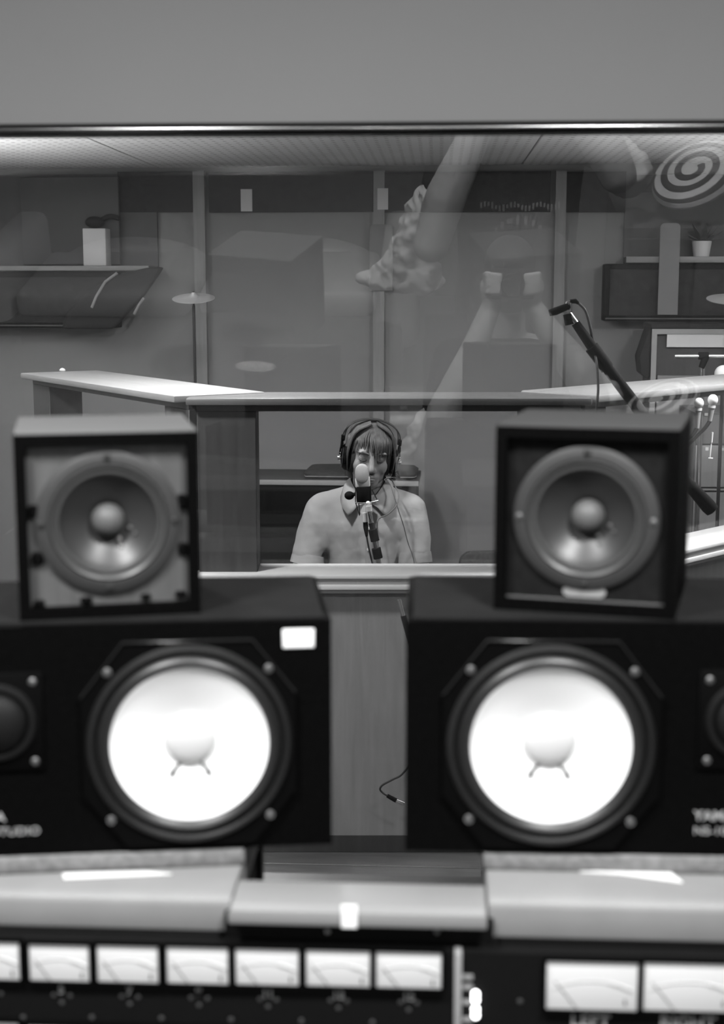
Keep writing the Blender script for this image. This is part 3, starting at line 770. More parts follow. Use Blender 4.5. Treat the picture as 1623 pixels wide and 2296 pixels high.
# lips, brows and lash lines
for q in (-1, 1):
    MB().tube([hd(q * (0.013 + 0.010 * i), -0.0905 + 0.0030 * i * i * 0.55, 0.0270 + (0.000, 0.0030, 0.0045, 0.004, 0.001)[i]) for i in range(5)], [0.0022, 0.0032, 0.0034, 0.0028, 0.0012], 8).build('eyebrow', 'brow', bd)
    MB().tube([hd(q * (0.017 + 0.007 * i), -0.0785 + 0.0013 * (i - 1.5) ** 2, 0.0035 - (0, 0.0016, 0.002, 0.001, -.001)[i]) for i in range(5)], [0.0010, 0.0018, 0.0020, 0.0018, 0.0010], 6).build('lash_line', 'brow', bd)
MB().tube([hd(-0.018 + 0.0045 * i, -0.0865 + 0.0004 * (i - 4) ** 2, -0.0620 - 0.0004 * abs(i - 4)) for i in range(9)], [0.001, 0.0024, 0.0034, 0.004, 0.0042, 0.004, 0.0034, 0.0024, 0.001], 8).build('lips', 'lips', bd)
# hair: cap with parting, long sides and a fringe of strands
hair = MB()
hair.ico(hd(0, 0.030, 0.042), (0.084, 0.096, 0.080), 3, HR)
for q in (-1, 1):
    hair.limb([v4(hd(q * 0.066, 0.0, 0.055), 0.022), v4(hd(q * 0.074, -0.008, 0.015), 0.017), v4(hd(q * 0.076, 0.002, -0.045), 0.012)])
    hair.limb([v4(hd(q * 0.05, 0.05, 0.0), 0.04), v4(hd(q * 0.045, 0.055, -0.075), 0.028)])
hr = remesh(hair.build('hair', 'hair', sing), 0.0045, 3)
fr = MB(); random.seed(3)
for i in range(58):
    u = -1 + 2 * i / 57; u += random.uniform(-.03, .03)
    a0 = hd(0.010 + u * 0.026, -0.020 + abs(u) * 0.006, 0.119 - 0.010 * u * u)
    x1 = 0.004 + u * 0.064
    thin = -0.62 < u < 0.10                      # forehead shows between strands on this side
    if thin and i % 3 != 0: continue
    low = (0.018 if u > 0.1 else 0.030) + random.uniform(-0.010, 0.010) - 0.03 * max(0, abs(u) - .6)
    mid = hd(x1 * 0.9, -0.074 + 0.042 * u * u, 0.086 - 0.012 * u * u)
    end = hd(x1 * (1.06 if u < 0 else 1.02) + random.uniform(-.004, .004), -0.0935 + 0.046 * u * u, low)
    pm = hd(x1 * 1.0, -0.0925 + 0.046 * u * u, (low + 0.090) / 2 + .003)
    fr.tube(spline([a0, mid, pm, end], 4), [0.0036] * 6 + [0.0032, 0.0028, 0.0026, 0.0022, 0.0018, 0.0012, 0.0006], 6)
for q in (-1, 1):
    for i in range(12):
        yy_ = -0.052 + i * 0.008
        fr.tube(spline([hd(q * 0.010, yy_ + .012, 0.121), hd(q * 0.062, yy_, 0.088), hd(q * 0.080, yy_ * .9, 0.02), hd(q * (0.078 + random.uniform(-.003, .003)), yy_ * .8, -0.03 - random.uniform(0, .035))], 4), [0.004] * 9 + [0.0034, 0.0026, 0.0018, 0.0008], 6)
fr.build('hair_strands', 'hair', hr)
# shirt
sh = MB()
tz = lambda y: sl(826, y).z
cx_ = ch.x; cl_ = sl(815, 1250).x
sh.loft([(cl_, ch.y + .01, tz(1400), .140, .120), (cl_, ch.y + .005, tz(1330), .124, .124), (cl_, ch.y, tz(1270), .126, .120), (cl_, ch.y, tz(1220), .138, .114), (cx_, ch.y, tz(1175), .158, .106), (cx_, ch.y, tz(1140), .150, .090), (cx_, ch.y - .002, tz(1115), .110, .072), (cx_, ch.y - .002, tz(1100), .070, .058)])
for (shd, eld, sg) in ((shl, ell, -1), (shr, elr, 1)):
    n0 = sl(826 + sg * 34, 1116, 0.055)
    sh.limb([v4(n0, 0.050), v4(shd + Vector((-sg * 0.016, 0.012, 0.002)), 0.058)])
    sh.limb([v4(shd + Vector((-sg * 0.010, 0.008, -0.004)), 0.060), v4(shd.lerp(eld, 0.5) + Vector((sg * 0.004, 0, 0)), 0.056), v4(eld + Vector((-sg * 0.002, 0, 0.030)), 0.056)])
for (x0, y0, x1, y1, r_, dy) in ((668, 1236, 716, 1205, .010, -.054), (664, 1252, 706, 1240, .009, -.054), (905, 1205, 948, 1238, .010, -.054), (912, 1185, 925, 1230, .010, -.054), (735, 1165, 728, 1235, .012, -.075), (915, 1160, 908, 1230, .012, -.075)):
    a, b = sl(x0, y0, 0.06 + dy), sl(x1, y1, 0.06 + dy); sh.limb([v4(a, r_ * .5), v4((a + b) / 2, r_), v4(b, r_ * .5)])
shirt = remesh(sh.build('shirt', 'shirt', sing), 0.007, 34)
tex = bpy.data.textures.new('cloth_folds', 'CLOUDS'); tex.noise_scale = 0.06; tex.noise_depth = 2
dm = shirt.modifiers.new('folds', 'DISPLACE'); dm.texture = tex; dm.strength = 0.008; dm.mid_level = 0.5; dm.texture_coords = 'LOCAL'
# button placket, pocket, buttons and cuffs
pk = [sl(826, y, -0.070 + d) for y, d in ((1118, .012), (1150, .0), (1190, -.006), (1240, -.008), (1290, -.008))]
MB().tube(spline(pk, 4), 0.011, 4).build('placket', 'shirt', shirt)
for y, d in ((1140, 0), (1185, -.006), (1232, -.008), (1278, -.008)):
    p = sl(826, y, -0.082 + d); MB().lathe([(0.0006, -0.002), (0.005, -0.0016), (0.0055, 0.001)], tuple(p), seg=14).build('button', 'trim_white', shirt)
for (eld, sg) in ((ell, -1), (elr, 1)):
    p = eld + Vector((-sg * 0.002, 0, 0)); up_ = (shl - ell if sg < 0 else shr - elr).normalized()
    MB().tube([p + up_ * 0.032, p + up_ * 0.014, p - up_ * 0.006, p - up_ * 0.008], [0.0565, 0.0590, 0.0595, 0.050], 28).build('sleeve_cuff', 'shirt', shirt)
    MB().tube([p - up_ * 0.004, p - up_ * 0.022 , p - up_ * 0.040], [0.046, 0.049, 0.044], 24).build('inner_sleeve', 'undershirt', shirt)
# collar: stand and two points
nb = neck_b + Vector((0, -0.012, 0.012))
for sg in (-1, 1):
    base = [nb + Vector((sg * 0.006, -0.062, -0.040)), nb + Vector((sg * 0.045, -0.045, -0.008)), nb + Vector((sg * 0.066, 0.0, 0.020)), nb + Vector((sg * 0.050, 0.052, 0.030)), nb + Vector((0, 0.070, 0.034))]
    topp = [nb + Vector((sg * 0.010, -0.060, -0.026)), nb + Vector((sg * 0.046, -0.040, 0.020)), nb + Vector((sg * 0.063, 0.004, 0.050)), nb + Vector((sg * 0.047, 0.050, 0.056)), nb + Vector((0, 0.066, 0.058))]
    outer = [nb + Vector((sg * 0.062, -0.098, -0.066)), nb + Vector((sg * 0.088, -0.070, -0.034)), nb + Vector((sg * 0.094, -0.005, 0.004)), nb + Vector((sg * 0.070, 0.065, 0.014)), nb + Vector((0, 0.088, 0.016))]
    B_, T_, O_ = spline(base, 4), spline(topp, 4), spline(outer, 4)
    c_ = MB(); rows = [[c_.bm.verts.new(p) for p in L] for L in (B_, T_, [t_.lerp(o_, 0.5) + Vector((0, -0.003, 0.008)) for t_, o_ in zip(T_, O_)], O_)]
    for r0, r1 in zip(rows, rows[1:]):
        for k in range(len(r0) - 1): c_.bm.faces.new((r0[k], r0[k + 1], r1[k + 1], r1[k]))
    co = c_.build('collar', 'shirt', shirt, smooth=80)
    so = co.modifiers.new('solidify', 'SOLIDIFY'); so.thickness = 0.0035; so.offset = 0
# trousers
tr = MB()
for sg in (-1, 1):
    hp = Vector((ch.x + sg * 0.09, ch.y + 0.01, hipz)); kn_ = Vector((ch.x + sg * 0.12, ch.y - 0.40, hipz)); an = Vector((ch.x + sg * 0.12, ch.y - 0.36, 0.12))
    tr.limb([v4(hp, 0.095), v4(kn_, 0.070)], .5); tr.limb([v4(kn_, 0.070), v4(an, 0.055)], .5)
tr.ico((ch.x, ch.y + 0.01, hipz + 0.02), (0.155, 0.125, 0.11), 3)
remesh(tr.build('trousers', 'trousers', sing), 0.009, 5)
# stool under the singer
st = thing('stool', 'dark round stool under the seated singer', 'stool', (SO.x + ch.x, SO.y + ch.y + 0.03, 0))
MB().lathe([(0.001, hipz - 0.155), (0.17, hipz - 0.15), (0.175, hipz - 0.13), (0.165, hipz - 0.098), (0.001, hipz - 0.095)], axis='Z', seg=32).build('seat', 'case_black', st)
for k in range(4):
    a = PI / 4 + k * PI / 2
    MB().tube([(0.12 * math.cos(a), 0.12 * math.sin(a), hipz - 0.15), (0.19 * math.cos(a), 0.19 * math.sin(a), 0.004)], 0.013, 10).build('leg', 'black_metal', st)

# headphones on the singer's head
hp = thing('headphones', 'black studio headphones with thin double headband on the singer', 'headphones', tuple(SO))
for q in (-1, 1):
    cc = hd(q * 0.081, 0.004, -0.010)
    Mx = HR.to_4x4()
    cup = MB(); L = [(0.020, -0.020), (0.043, -0.018), (0.047, -0.010), (0.047, 0.001), (0.042, 0.009), (0.032, 0.015), (0.012, 0.018), (0.001, 0.018)]
    cup.lathe([(r_, q * h_) for r_, h_ in L], axis='X', seg=36)
    cu_o = cup.build('ear_cup', 'black_plastic', hp, xform=Matrix.Translation(cc) @ Mx)
    pd = MB().lathe([(0.030, -q * 0.028), (0.044, -q * 0.034), (0.053, -q * 0.028), (0.053, -q * 0.014), (0.040, -q * 0.014)], axis='X', seg=36)
    pd.build('ear_pad', 'cloth_black', cu_o, xform=Matrix.Translation(cc) @ Mx)
    rg = MB().lathe([(0.036, q * 0.012), (0.0375, q * 0.0145), (0.034, q * 0.0155), (0.0325, q * 0.013)], axis='X', seg=36)
    rg.build('trim_ring', 'steel', cu_o, xform=Matrix.Translation(cc) @ Mx)
    # yoke block, slider and thumb knob
    b_ = MB().box((q * 0.018, 0, 0.064), (0.010, 0.022, 0.022), bevel=0.003).box((q * 0.018, 0, 0.040), (0.009, 0.026, 0.022), bevel=0.003)
    b_.tube([(q * 0.018, 0, 0.056), (q * 0.022, 0, 0.02), (q * 0.022, 0, -0.004)], 0.003, 8)
    b_.build('yoke', 'black_plastic', cu_o, xform=Matrix.Translation(cc) @ Mx)
    MB().ball((q * 0.021, -0.012, 0.004), 0.004, 12, 8).ball((q * 0.021, -0.014, 0.014), 0.0035, 12, 8).build('rivet', 'chrome', cu_o, xform=Matrix.Translation(cc) @ Mx)
    MB().tube([(q * 0.018, 0, -0.006), (q * 0.029, 0, -0.008)], 0.009, 14).build('pivot', 'steel', cu_o, xform=Matrix.Translation(cc) @ Mx)
for yy_ in (-0.011, 0.013):
    pts = []
    for i in range(25):
        a = PI * i / 24
        pts.append(hd(-0.099 * math.cos(a), 0.004 + yy_ * (0.7 if 2 < i < 22 else 0.35), 0.058 + 0.070 * math.sin(a) ** 0.9))
    MB().tube(pts, 0.0020, 8).build('headband_wire', 'black_metal', hp)
pts = [hd(-0.094 * math.cos(PI * i / 20), 0.008, 0.046 + 0.084 * math.sin(PI * i / 20) ** 0.62) for i in range(21)]
sb = MB()
rows = [[sb.bm.verts.new(p + HR @ Vector((0, o_, 0))) for p in pts] for o_ in (-0.008, 0.008)]
for k in range(20): sb.bm.faces.new((rows[0][k], rows[0][k + 1], rows[1][k + 1], rows[1][k]))
so = sb.build('head_strap', 'cloth_black', hp, smooth=80).modifiers.new('solidify', 'SOLIDIFY'); so.thickness = 0.003
# cable plug and cable
pa = hd(0.098, -0.008, -0.045)
MB().tube([pa, pa + Vector((0.004, -0.004, -0.02)), sl(884, 1062, -0.01), sl(878, 1074, -0.012)], [0.007, 0.0085, 0.0075, 0.004], 12).build('cable_plug', 'black_plastic', hp)
MB().curve([sl(878, 1074, -.012), sl(884, 1088, -.03), sl(893, 1104, -.06), sl(893, 1122, -.085), sl(884, 1140, -.11), sl(868, 1154, -.12), sl(852, 1161, -.13), sl(846, 1168, -.14), sl(846, 1185, -.14), sl(850, 1290, -.14), sl(852, 1340, -.14)], 0.0022).build('cable', 'cable_grey', hp)
MB().curve([hd(0.09, -.03, -0.06), sl(862, 1075, -.06), sl(874, 1085, -.055), sl(882, 1108, -.075), sl(892, 1140, -.085), sl(905, 1180, -.075), sl(914, 1215, -.075), sl(926, 1250, -.08), sl(930, 1280, -.08), sl(932, 1330, -.06)], 0.0017).build('cable', 'cable_grey', hp)

# the singer's microphone and stand
YM = 4.58
m0 = at_y(835, 1300, YM)
mic = thing('studio_microphone', 'large silver studio microphone with round-topped grille before the singer', 'microphone', (m0.x, YM, 0))
MO = Vector(mic.location)
ml = lambda x, y, dy=0.0: at_y(x, y, YM + dy) - MO
a, b = ml(811.5, 1042), ml(812, 1082)
tl = Matrix.Rotation(R(-2.5), 4, 'Y')
def slab(c, w_, h_, d_, top_round=True, bot_round=False, n=10):
    r_ = w_ / 2; poly = []
    if top_round: poly += [(r_ * math.cos(PI * i / n), h_ / 2 - r_ + r_ * math.sin(PI * i / n)) for i in range(n + 1)]
    else: poly += [(r_, h_ / 2), (-r_, h_ / 2)]
    if bot_round: poly += [(r_ * math.cos(PI + PI * i / n), -h_ / 2 + r_ + r_ * math.sin(PI + PI * i / n)) for i in range(n + 1)]
    else: poly += [(-r_, -h_ / 2), (r_, -h_ / 2)]
    return MB().prism(poly, -d_ / 2, d_ / 2, 'Y', bevel=min(0.004, d_ / 6), seg=2)
def mpart(mbx, name, m, c, parent=None): return mbx.build(name, m, parent or mic, xform=Matrix.Translation(c) @ tl)
u = 4.6 / FPX * 1.015
mpart(slab(0, 30 * u, 42 * u, 0.036, True, True), 'grille', 'mic_grille', ml(811.5, 1061.5))
mpart(slab(0, 32 * u, 24 * u, 0.032, False, False), 'head_collar', 'mic_silver', ml(813, 1081, 0.006))
mpart(MB().lathe([(0.001, 0.026), (0.0235, 0.026), (0.0245, 0.022), (0.0245, -0.024), (0.022, -0.028), (0.001, -0.028)], axis='Z', seg=32), 'body', 'mic_black', ml(815.5, 1108))
mpart(MB().ball((0, 0, 0), (0.016, 0.014, 0.014)).tube([(0, 0, 0), (0.02, 0.0, 0.004)], 0.006), 'mount_knob', 'mic_black', ml(783, 1111))
bar = MB().tube([ml(796, 1127, -.03), ml(825, 1128.5, -.03), ml(848, 1122.5, -.03)], 0.0022, 10).build('mount_bar', 'chrome', mic)
MB().ball(ml(825, 1128, -.03), 0.007, 16, 12).build('mount_ball', 'mic_silver', bar)
for (x0, y0, x1, y1) in ((797, 1092, 797, 1126), (797, 1126, 806, 1156), (834, 1098, 846, 1122), (804, 1128, 807, 1154)):
    MB().tube([ml(x0, y0, -.015), ml(x1, y1, -.015)], 0.0016, 8).build('mount_wire', 'black_metal', mic)
MB().tube([ml(827, 1134, -.03), ml(828, 1146, -.03)], [0.010, 0.0085], 16).build('swivel', 'mic_silver', mic)
stn = thing('microphone_stand', 'chrome and black microphone stand rising to the large studio microphone', 'stand', (m0.x, YM, 0))
SOff = MO
segs = [((828, 1147), (833, 1172), 0.0075, 'chrome', 'tube'), ((832, 1172), (836, 1187), 0.0095, 'black_metal', 'collar'), ((835, 1187), (841, 1213), 0.0145, 'mic_black', 'clutch'), ((840, 1213), (844, 1229), 0.0085, 'chrome', 'tube'), ((843, 1229), (848, 1252), 0.0150, 'mic_black', 'clutch'), ((847, 1252), (853, 1283), 0.0085, 'chrome', 'tube'), ((851, 1268), (853, 1290), 0.011, 'black_metal', 'collar')]
for (p0, p1, r_, m, nm) in segs:
    MB().tube([ml(*p0, -.03), ml(*p1, -.03)], r_, 16).build(nm, m, stn)
pe = ml(853, 1290, -.03)
MB().tube([pe, (pe.x + 0.01, pe.y, 0.30), (pe.x + 0.012, pe.y, 0.02)], 0.0095, 14).build('pole', 'chrome', stn)
MB().lathe([(0.001, 0.002), (0.12, 0.002), (0.12, 0.014), (0.02, 0.03), (0.001, 0.03)], (pe.x + 0.012, pe.y, 0), axis='Z', seg=32).build('base', 'black_metal', stn)
x_ = thing('microphone_cable', 'dark microphone cable and plug hanging beside the stand clutch', 'cable', (m0.x, YM, 0))
MB().tube([ml(817, 1150, -.02), ml(819, 1170, -.02)], 0.0085, 12).build('socket', 'mic_silver', x_)
MB().tube([ml(819, 1170, -.02), ml(820, 1182, -.02), ml(822, 1203, -.02)], [0.0075, 0.0085, 0.004], 12).build('plug', 'black_plastic', x_)
MB().curve([ml(822, 1203, -.02), ml(826, 1225, -.02), ml(834, 1260, -.02), ml(842, 1288, -.02), ml(846, 1330, -.02), Vector((pe.x + 0.03, pe.y, 0.5)), Vector((pe.x + 0.05, pe.y + .05, 0.012)), Vector((pe.x + 0.3, pe.y + .1, 0.008))], 0.003).build('cable', 'cable_black', x_)

# ================================================================== LIVE ROOM: around the booth
# low dark cabinet behind the singer with a padded case on it
YC = 6.2
ct = at_y(800, 1078, YC)
xc0, xc1 = at_y(470, 1100, YC).x, at_y(938, 1100, YC).x
cab = thing('low_cabinet', 'low black cabinet with a grey top edge behind the singer', 'cabinet', ((xc0 + xc1) / 2, YC, 0), R(-1))
hw = (xc1 - xc0) / 2; hz = ct.z
MB().box((0, 0.20, (hz - 0.03) / 2 + 0.02), (2 * hw - 0.02, 0.34, hz - 0.05)).build('body', 'piano_black', cab, smooth=0)
tbd = MB().box((0, 0.20, hz - 0.012), (2 * hw, 0.36, 0.024), bevel=0.003).build('top_board', 'dark_top', cab)
MB().box((0, 0.016, hz - 0.012), (2 * hw, 0.012, 0.022), bevel=0.002).build('edge_strip', 'trim_grey', tbd)
for q in (-1, 1): MB().box((q * (hw * 0.5), 0.012, hz * 0.45), (hw * 0.9, 0.02, hz * 0.72), bevel=0.004).build('door', 'piano_black', cab)
for q in (-1, 1):
    for y_ in (0.06, 0.34): MB().box((q * (hw - 0.05), y_, 0.011), (0.05, 0.05, 0.022)).build('foot', 'black_metal', cab, smooth=0)
xa, xb = at_y(680, 1075, YC + .05).x, at_y(933, 1075, YC + .05).x
cs = thing('padded_case', 'flat black padded case lying on the low cabinet', 'case', ((xa + xb) / 2, YC + 0.01, hz), R(-1))
MB().loft([(0, .18, 0.001, (xb - xa) / 2 - .004, .145), (0, .18, .006, (xb - xa) / 2, .15), (0, .18, .022, (xb - xa) / 2 + .003, .15), (0, .18, .034, (xb - xa) / 2 - .012, .13), (0, .18, .037, (xb - xa) / 2 - .03, .11)], 48, 8).build('shell', 'case_black', cs)
MB().tube([((xb - xa) / 2 * c_, .18 + .152 * s_, .012) for c_, s_ in [(-1, -.7), (-.96, -1), (.96, -1), (1, -.7)]], 0.002, 6).build('zip', 'trim_grey', cs)
# chair back seen between the booth and the cube speaker
chp = at_y(1095, 1290, 5.3)
chr_ = thing('chair', 'dark chair with rounded backrest right of the singer', 'chair', (chp.x, 5.3, 0), R(10))
zt_ = at_y(1095, 1237, 5.3).z
sw = 0.11
rr = 0.045
poly = [(-sw + rr - rr * math.cos(a), zt_ - rr + rr * math.sin(a)) for a in [PI / 2 * i / 6 for i in range(7)]] + [(sw - rr + rr * math.sin(a), zt_ - rr + rr * math.cos(a)) for a in [PI / 2 * i / 6 for i in range(7)]] + [(sw, zt_ - 0.30), (-sw, zt_ - 0.30)]
MB().prism(poly, 0.0, 0.035, 'Y', bevel=0.008).build('backrest', 'case_black', chr_)
zs_ = max(0.36, zt_ - 0.40)
MB().box((0, -0.20, zs_), (0.40, 0.40, 0.06), bevel=0.02).build('seat', 'case_black', chr_)
MB().box((0, 0.02, (zs_ + zt_ - 0.28) / 2), (0.06, 0.012, zt_ - 0.20 - zs_)).build('back_strut', 'black_metal', chr_)
for qx in (-1, 1):
    for y_ in (-0.37, -0.03): MB().tube([(qx * 0.17, y_, zs_ - 0.02), (qx * 0.19, y_, 0.006)], 0.012, 10).build('leg', 'black_metal', chr_)

# wall shelves left and right with dark boxes below
def wall_shelf(label, x0, x1, yt_, yb_, depth):
    a = on_wall(x0, yt_, depth); b = on_wall(x1, yt_, depth)
    t = thing('wall_shelf', label, 'shelf', bwM @ Vector(((a.x + b.x) / 2, 0, 0)), -LW_ROT, 'pale-edged shelves on the far wall')
    z1 = on_wall((x0 + x1) / 2, yt_, depth).z; z0 = on_wall((x0 + x1) / 2, yb_, depth).z; hw = (b.x - a.x) / 2
    MB().box((0, -depth / 2, (z0 + z1) / 2), (2 * hw, depth - 0.012, z1 - z0)).build('board', 'wood_dark', t, smooth=0)
    MB().box((0, -depth + 0.004, (z0 + z1) / 2), (2 * hw, 0.012, z1 - z0), bevel=0.002).build('front_edge', 'wood_pale', t)
    zt2 = on_wall((x0 + x1) / 2, 392).z
    MB().box((0, -0.012, (zt2 + z1) / 2), (2 * hw, 0.02, zt2 - z1)).build('back_board', 'cabinet_grey', t, smooth=0)
    return t, z0, z1, a.x, b.x
def wall_obj(name, mbx, m, label, cat, smooth=40):
    o = mbx.build(name, m, smooth=smooth); o.matrix_world = bwM.copy(); return tag(o, label, cat)
shL, zL0, zL1, axL, bxL = wall_shelf('pale-edged wall shelf at the upper left of the far wall', -60, 333, 596, 607, 0.20)
shR, zR0, zR1, axR, bxR = wall_shelf('pale-edged wall shelf at the upper right of the far wall', 1404, 1720, 575, 589, 0.20)
def wbox(x0, y0, x1, y1, off, t, bevel=0.0):
    a = on_wall(x0, y1, off); b = on_wall(x1, y0, off)
    return MB().box(((a.x + b.x) / 2, -off + t / 2, (a.z + b.z) / 2), (b.x - a.x, t, b.z - a.z), bevel=bevel)
def wall_thing(name, label, cat, x, y, off, z=None):
    p = on_wall(x, y, off); 
    if z is not None: p.z = z
    return thing(name, label, cat, bwM @ Vector((p.x, -off, p.z)), -LW_ROT)
# speaker boxes hung below the shelves
for lab, x0, x1, y0, y1, zz in (('black wall box below the left shelf', -60, 250, 622, 735, zL0), ('black wall box below the right shelf', 1352, 1720, 600, 720, zR0)):
    a = on_wall(x0, y1, .17); b = on_wall(x1, y0, .17)
    t = thing('wall_box', lab, 'box', bwM @ Vector(((a.x + b.x) / 2, -0.085, a.z)), -LW_ROT, 'black boxes under the wall shelves')
    W_, H_ = b.x - a.x, zz - 0.004 - a.z
    MB().box((0, 0, H_ / 2), (W_, 0.16, H_), bevel=0.006).build('case', 'piano_black', t)
    MB().box((0, -0.082, H_ / 2), (W_ - 0.05, 0.008, H_ - 0.05), bevel=0.003).build('front_cloth', 'live_dark_fabric', t)
    MB().box((0, -0.087, 0.012), (W_ - 0.02, 0.004, 0.006)).build('lower_strip', 'cabinet_grey', t, smooth=0)
# on the left shelf: pale box with black headphones on it, grey board
o = wbox(187, 512, 236, 596, .14, .09, .004); wall_obj('storage_box', o, 'white_plastic', 'small pale box on the upper left shelf', 'box')
bz = on_wall(210, 511, .14).z
o = MB(); p = on_wall(212, 500, .10); q_ = on_wall(268, 505, .10)
o.ball((p.x, -0.10, bz + 0.028), (0.045, 0.04, 0.028)); o.tube(spline([(p.x + 0.02, -.10, bz + .03), (p.x + 0.07, -.09, bz + .055), (p.x + .12, -.09, bz + .045)], 6), 0.012)
wall_obj('cap', o, 'cloth_black', 'black cap lying on the small pale box', 'cap')
o = wbox(52, 396, 264, 593, .06, .02, .003); wall_obj('grey_board', o, 'cabinet_grey', 'large grey board leaning on the upper left shelf', 'board')
# on the right shelf: dark plant and amplifier
p = on_wall(1570, 574, .10); pt = wall_thing('potted_plant', 'small dark leafy plant on the upper right shelf', 'plant', 1572, 574, .10, zR1)
MB().lathe([(0.001, 0.001), (0.035, 0.001), (0.045, 0.07), (0.040, 0.07), (0.035, 0.06), (0.001, 0.06)], axis='Z', seg=20).build('pot', 'white_plastic', pt)
random.seed(5)
for k in range(22):
    a = random.uniform(0, 2 * PI); L = random.uniform(.07, .13); e = random.uniform(.2, 1.1)
    d_ = Vector((math.cos(a) * math.cos(e), math.sin(a) * math.cos(e) * .6, math.sin(e))); sd = d_.cross(Vector((0, 0, 1))).normalized() * 0.016; b_ = Vector((0, 0, 0.06))
    m_ = MB(); V = [m_.bm.verts.new(q) for q in (b_, b_ + d_ * L * .5 + sd, b_ + d_ * L, b_ + d_ * L * .5 - sd)]; m_.bm.faces.new(V)
    lf = m_.build('leaf', 'leaf', pt, smooth=0); sm = lf.modifiers.new('solidify', 'SOLIDIFY'); sm.thickness = 0.002
# pale cards and plates on the far wall
for (x0, y0, x1, y1, lab) in ((540, 424, 565, 474, 'small white card on the dark wall band, left one'), (846, 422, 870, 470, 'small white card on the dark wall band, above the tall plate')):
    wall_obj('wall_card', wbox(x0, y0, x1, y1, .036, .003), 'trim_white', lab, 'card', 0)
def plate(label, x0, y0, x1, y1, off=0.05, m='wall_dark'):
    a = on_wall(x0, y1, off); b = on_wall(x1, y0, off); w_ = (b.x - a.x); r_ = min(.02, w_ / 3)
    poly = [(a.x + r_ - r_ * math.cos(t), b.z - r_ + r_ * math.sin(t)) for t in [PI / 2 * i / 5 for i in range(6)]] + [(b.x - r_ + r_ * math.sin(t), b.z - r_ + r_ * math.cos(t)) for t in [PI / 2 * i / 5 for i in range(6)]] + [(b.x, a.z), (a.x, a.z)]
    wall_obj('wall_plate', MB().prism(poly, -off, -off + .014, 'Y', bevel=.002), m, label, 'plate')
plate('tall pale rounded plate on the middle wall batten', 828, 503, 880, 652)
plate('tall pale rounded plate in front of the upper right shelf', 1474, 500, 1526, 706, 0.225)

# discs on stands, added in place of downlight reflections in the glass
def reflection_disc(label, px_, py_, Y, r_, tilt):
    p = at_y(px_, py_, Y)
    t = thing('reflection_disc_stand', label, 'reflection_disc', (p.x, Y, 0), 0, 'discs standing in for downlight reflections')
    cy = MB().lathe([(0.006, 0.0), (0.012, -0.008), (0.022, -0.016), (r_ * .6, -0.020), (r_, -0.025), (r_, -0.027), (r_ * .6, -0.022), (0.022, -0.018), (0.012, -0.010)], axis='Z', seg=48)
    cy.build('reflection_disc', 'reflection_disc', t, xform=Matrix.Translation((0, 0, p.z)) @ Matrix.Rotation(tilt, 4, 'X') @ Matrix.Translation((0, 0, 0.026)))
    MB().tube([(0, 0, p.z + 0.03), (0, 0, p.z - 0.03)], 0.004, 10).build('wing_nut', 'black_metal', t)
    MB().tube([(0, 0, p.z - 0.03), (0, 0.01, 0.55)], 0.006, 12).build('upper_tube', 'black_metal', t)
    MB().tube([(0, 0.01, 0.56), (0, 0.01, 0.14)], 0.010, 12).build('lower_tube', 'black_metal', t)
    for k in range(3):
        a = k * 2 * PI / 3 + .3
        MB().tube([(0, 0.01, 0.40), (0.11 * math.cos(a), 0.01 + 0.11 * math.sin(a), 0.012)], 0.008, 8).build('leg', 'steel', t)
    return t
reflection_disc('pale disc on a stand behind the left booth screen, standing in for a downlight reflection', 434, 669, 5.9, 0.088, R(13))
reflection_disc('pale disc on a stand at the right edge behind the booth, standing in for a downlight reflection', 1640, 671, 6.12, 0.104, R(12))

# black jacket hung from the left shelf
jk = wall_thing('hung_jacket', 'black jacket hanging from the right end of the upper left shelf', 'jacket', 290, 600, .235)
JO = bwM.inverted() @ Vector(jk.location)
jp = [(on_wall(x, y, .235).x - JO.x, on_wall(x, y, .235).z - JO.z) for x, y in ((140, 738), (150, 700), (205, 650), (255, 618), (330, 600), (368, 598), (350, 625), (320, 668), (285, 705), (255, 738))]
remesh(MB().prism(jp, -0.03, 0.03, 'Y').build('jacket', 'cloth_black', jk), 0.012, 8)
for pts_ in (((262, 612), (235, 632), (215, 665), (205, 690)), ((322, 668), (310, 685), (300, 705))):
    MB().tube([(on_wall(x, y, .275).x - JO.x, -0.034, on_wall(x, y, .275).z - JO.z) for x, y in pts_], 0.007, 8).build('zip', 'strip_grey', jk)

# tall boom microphone stand in front of the right booth screen
YB_ = 3.85
bl0 = at_y(1490, 1000, YB_)
bs = thing('boom_stand', 'thick black boom stand reaching up left over the right booth screen', 'stand', (bl0.x, YB_, 0))
BO = Vector(bs.location); bl = lambda x, y, dy=0.0: at_y(x, y, YB_ + dy) - BO
MB().tube([bl(1276, 704), bl(1296, 732)], 0.008, 12).build('boom_tip', 'chrome', bs)
MB().tube([bl(1290, 724), bl(1330, 782), bl(1338, 794)], [0.012, 0.0145, 0.0145], 16).build('upper_sleeve', 'mic_black', bs)
MB().tube([bl(1326, 778), bl(1362, 826)], [0.019, 0.019], 16).build('grip', 'mic_black', bs)
MB().tube([bl(1352, 812), bl(1430, 915), bl(1490, 1000)], [0.0155, 0.0165, 0.0165], 16).build('boom_arm', 'mic_black', bs)
MB().ball(bl(1490, 1000), 0.028).build('swivel_joint', 'black_metal', bs)
zj = bl(1490, 1000).z
MB().tube([(0, 0, zj), (0, 0, 0.12)], 0.013, 14).build('pole', 'black_metal', bs)
for k in range(3):
    a = k * 2 * PI / 3 + .5
    MB().tube([(0, 0, 0.16), (0.30 * math.cos(a), 0.30 * math.sin(a), 0.014)], 0.010, 8).build('leg', 'black_metal', bs)
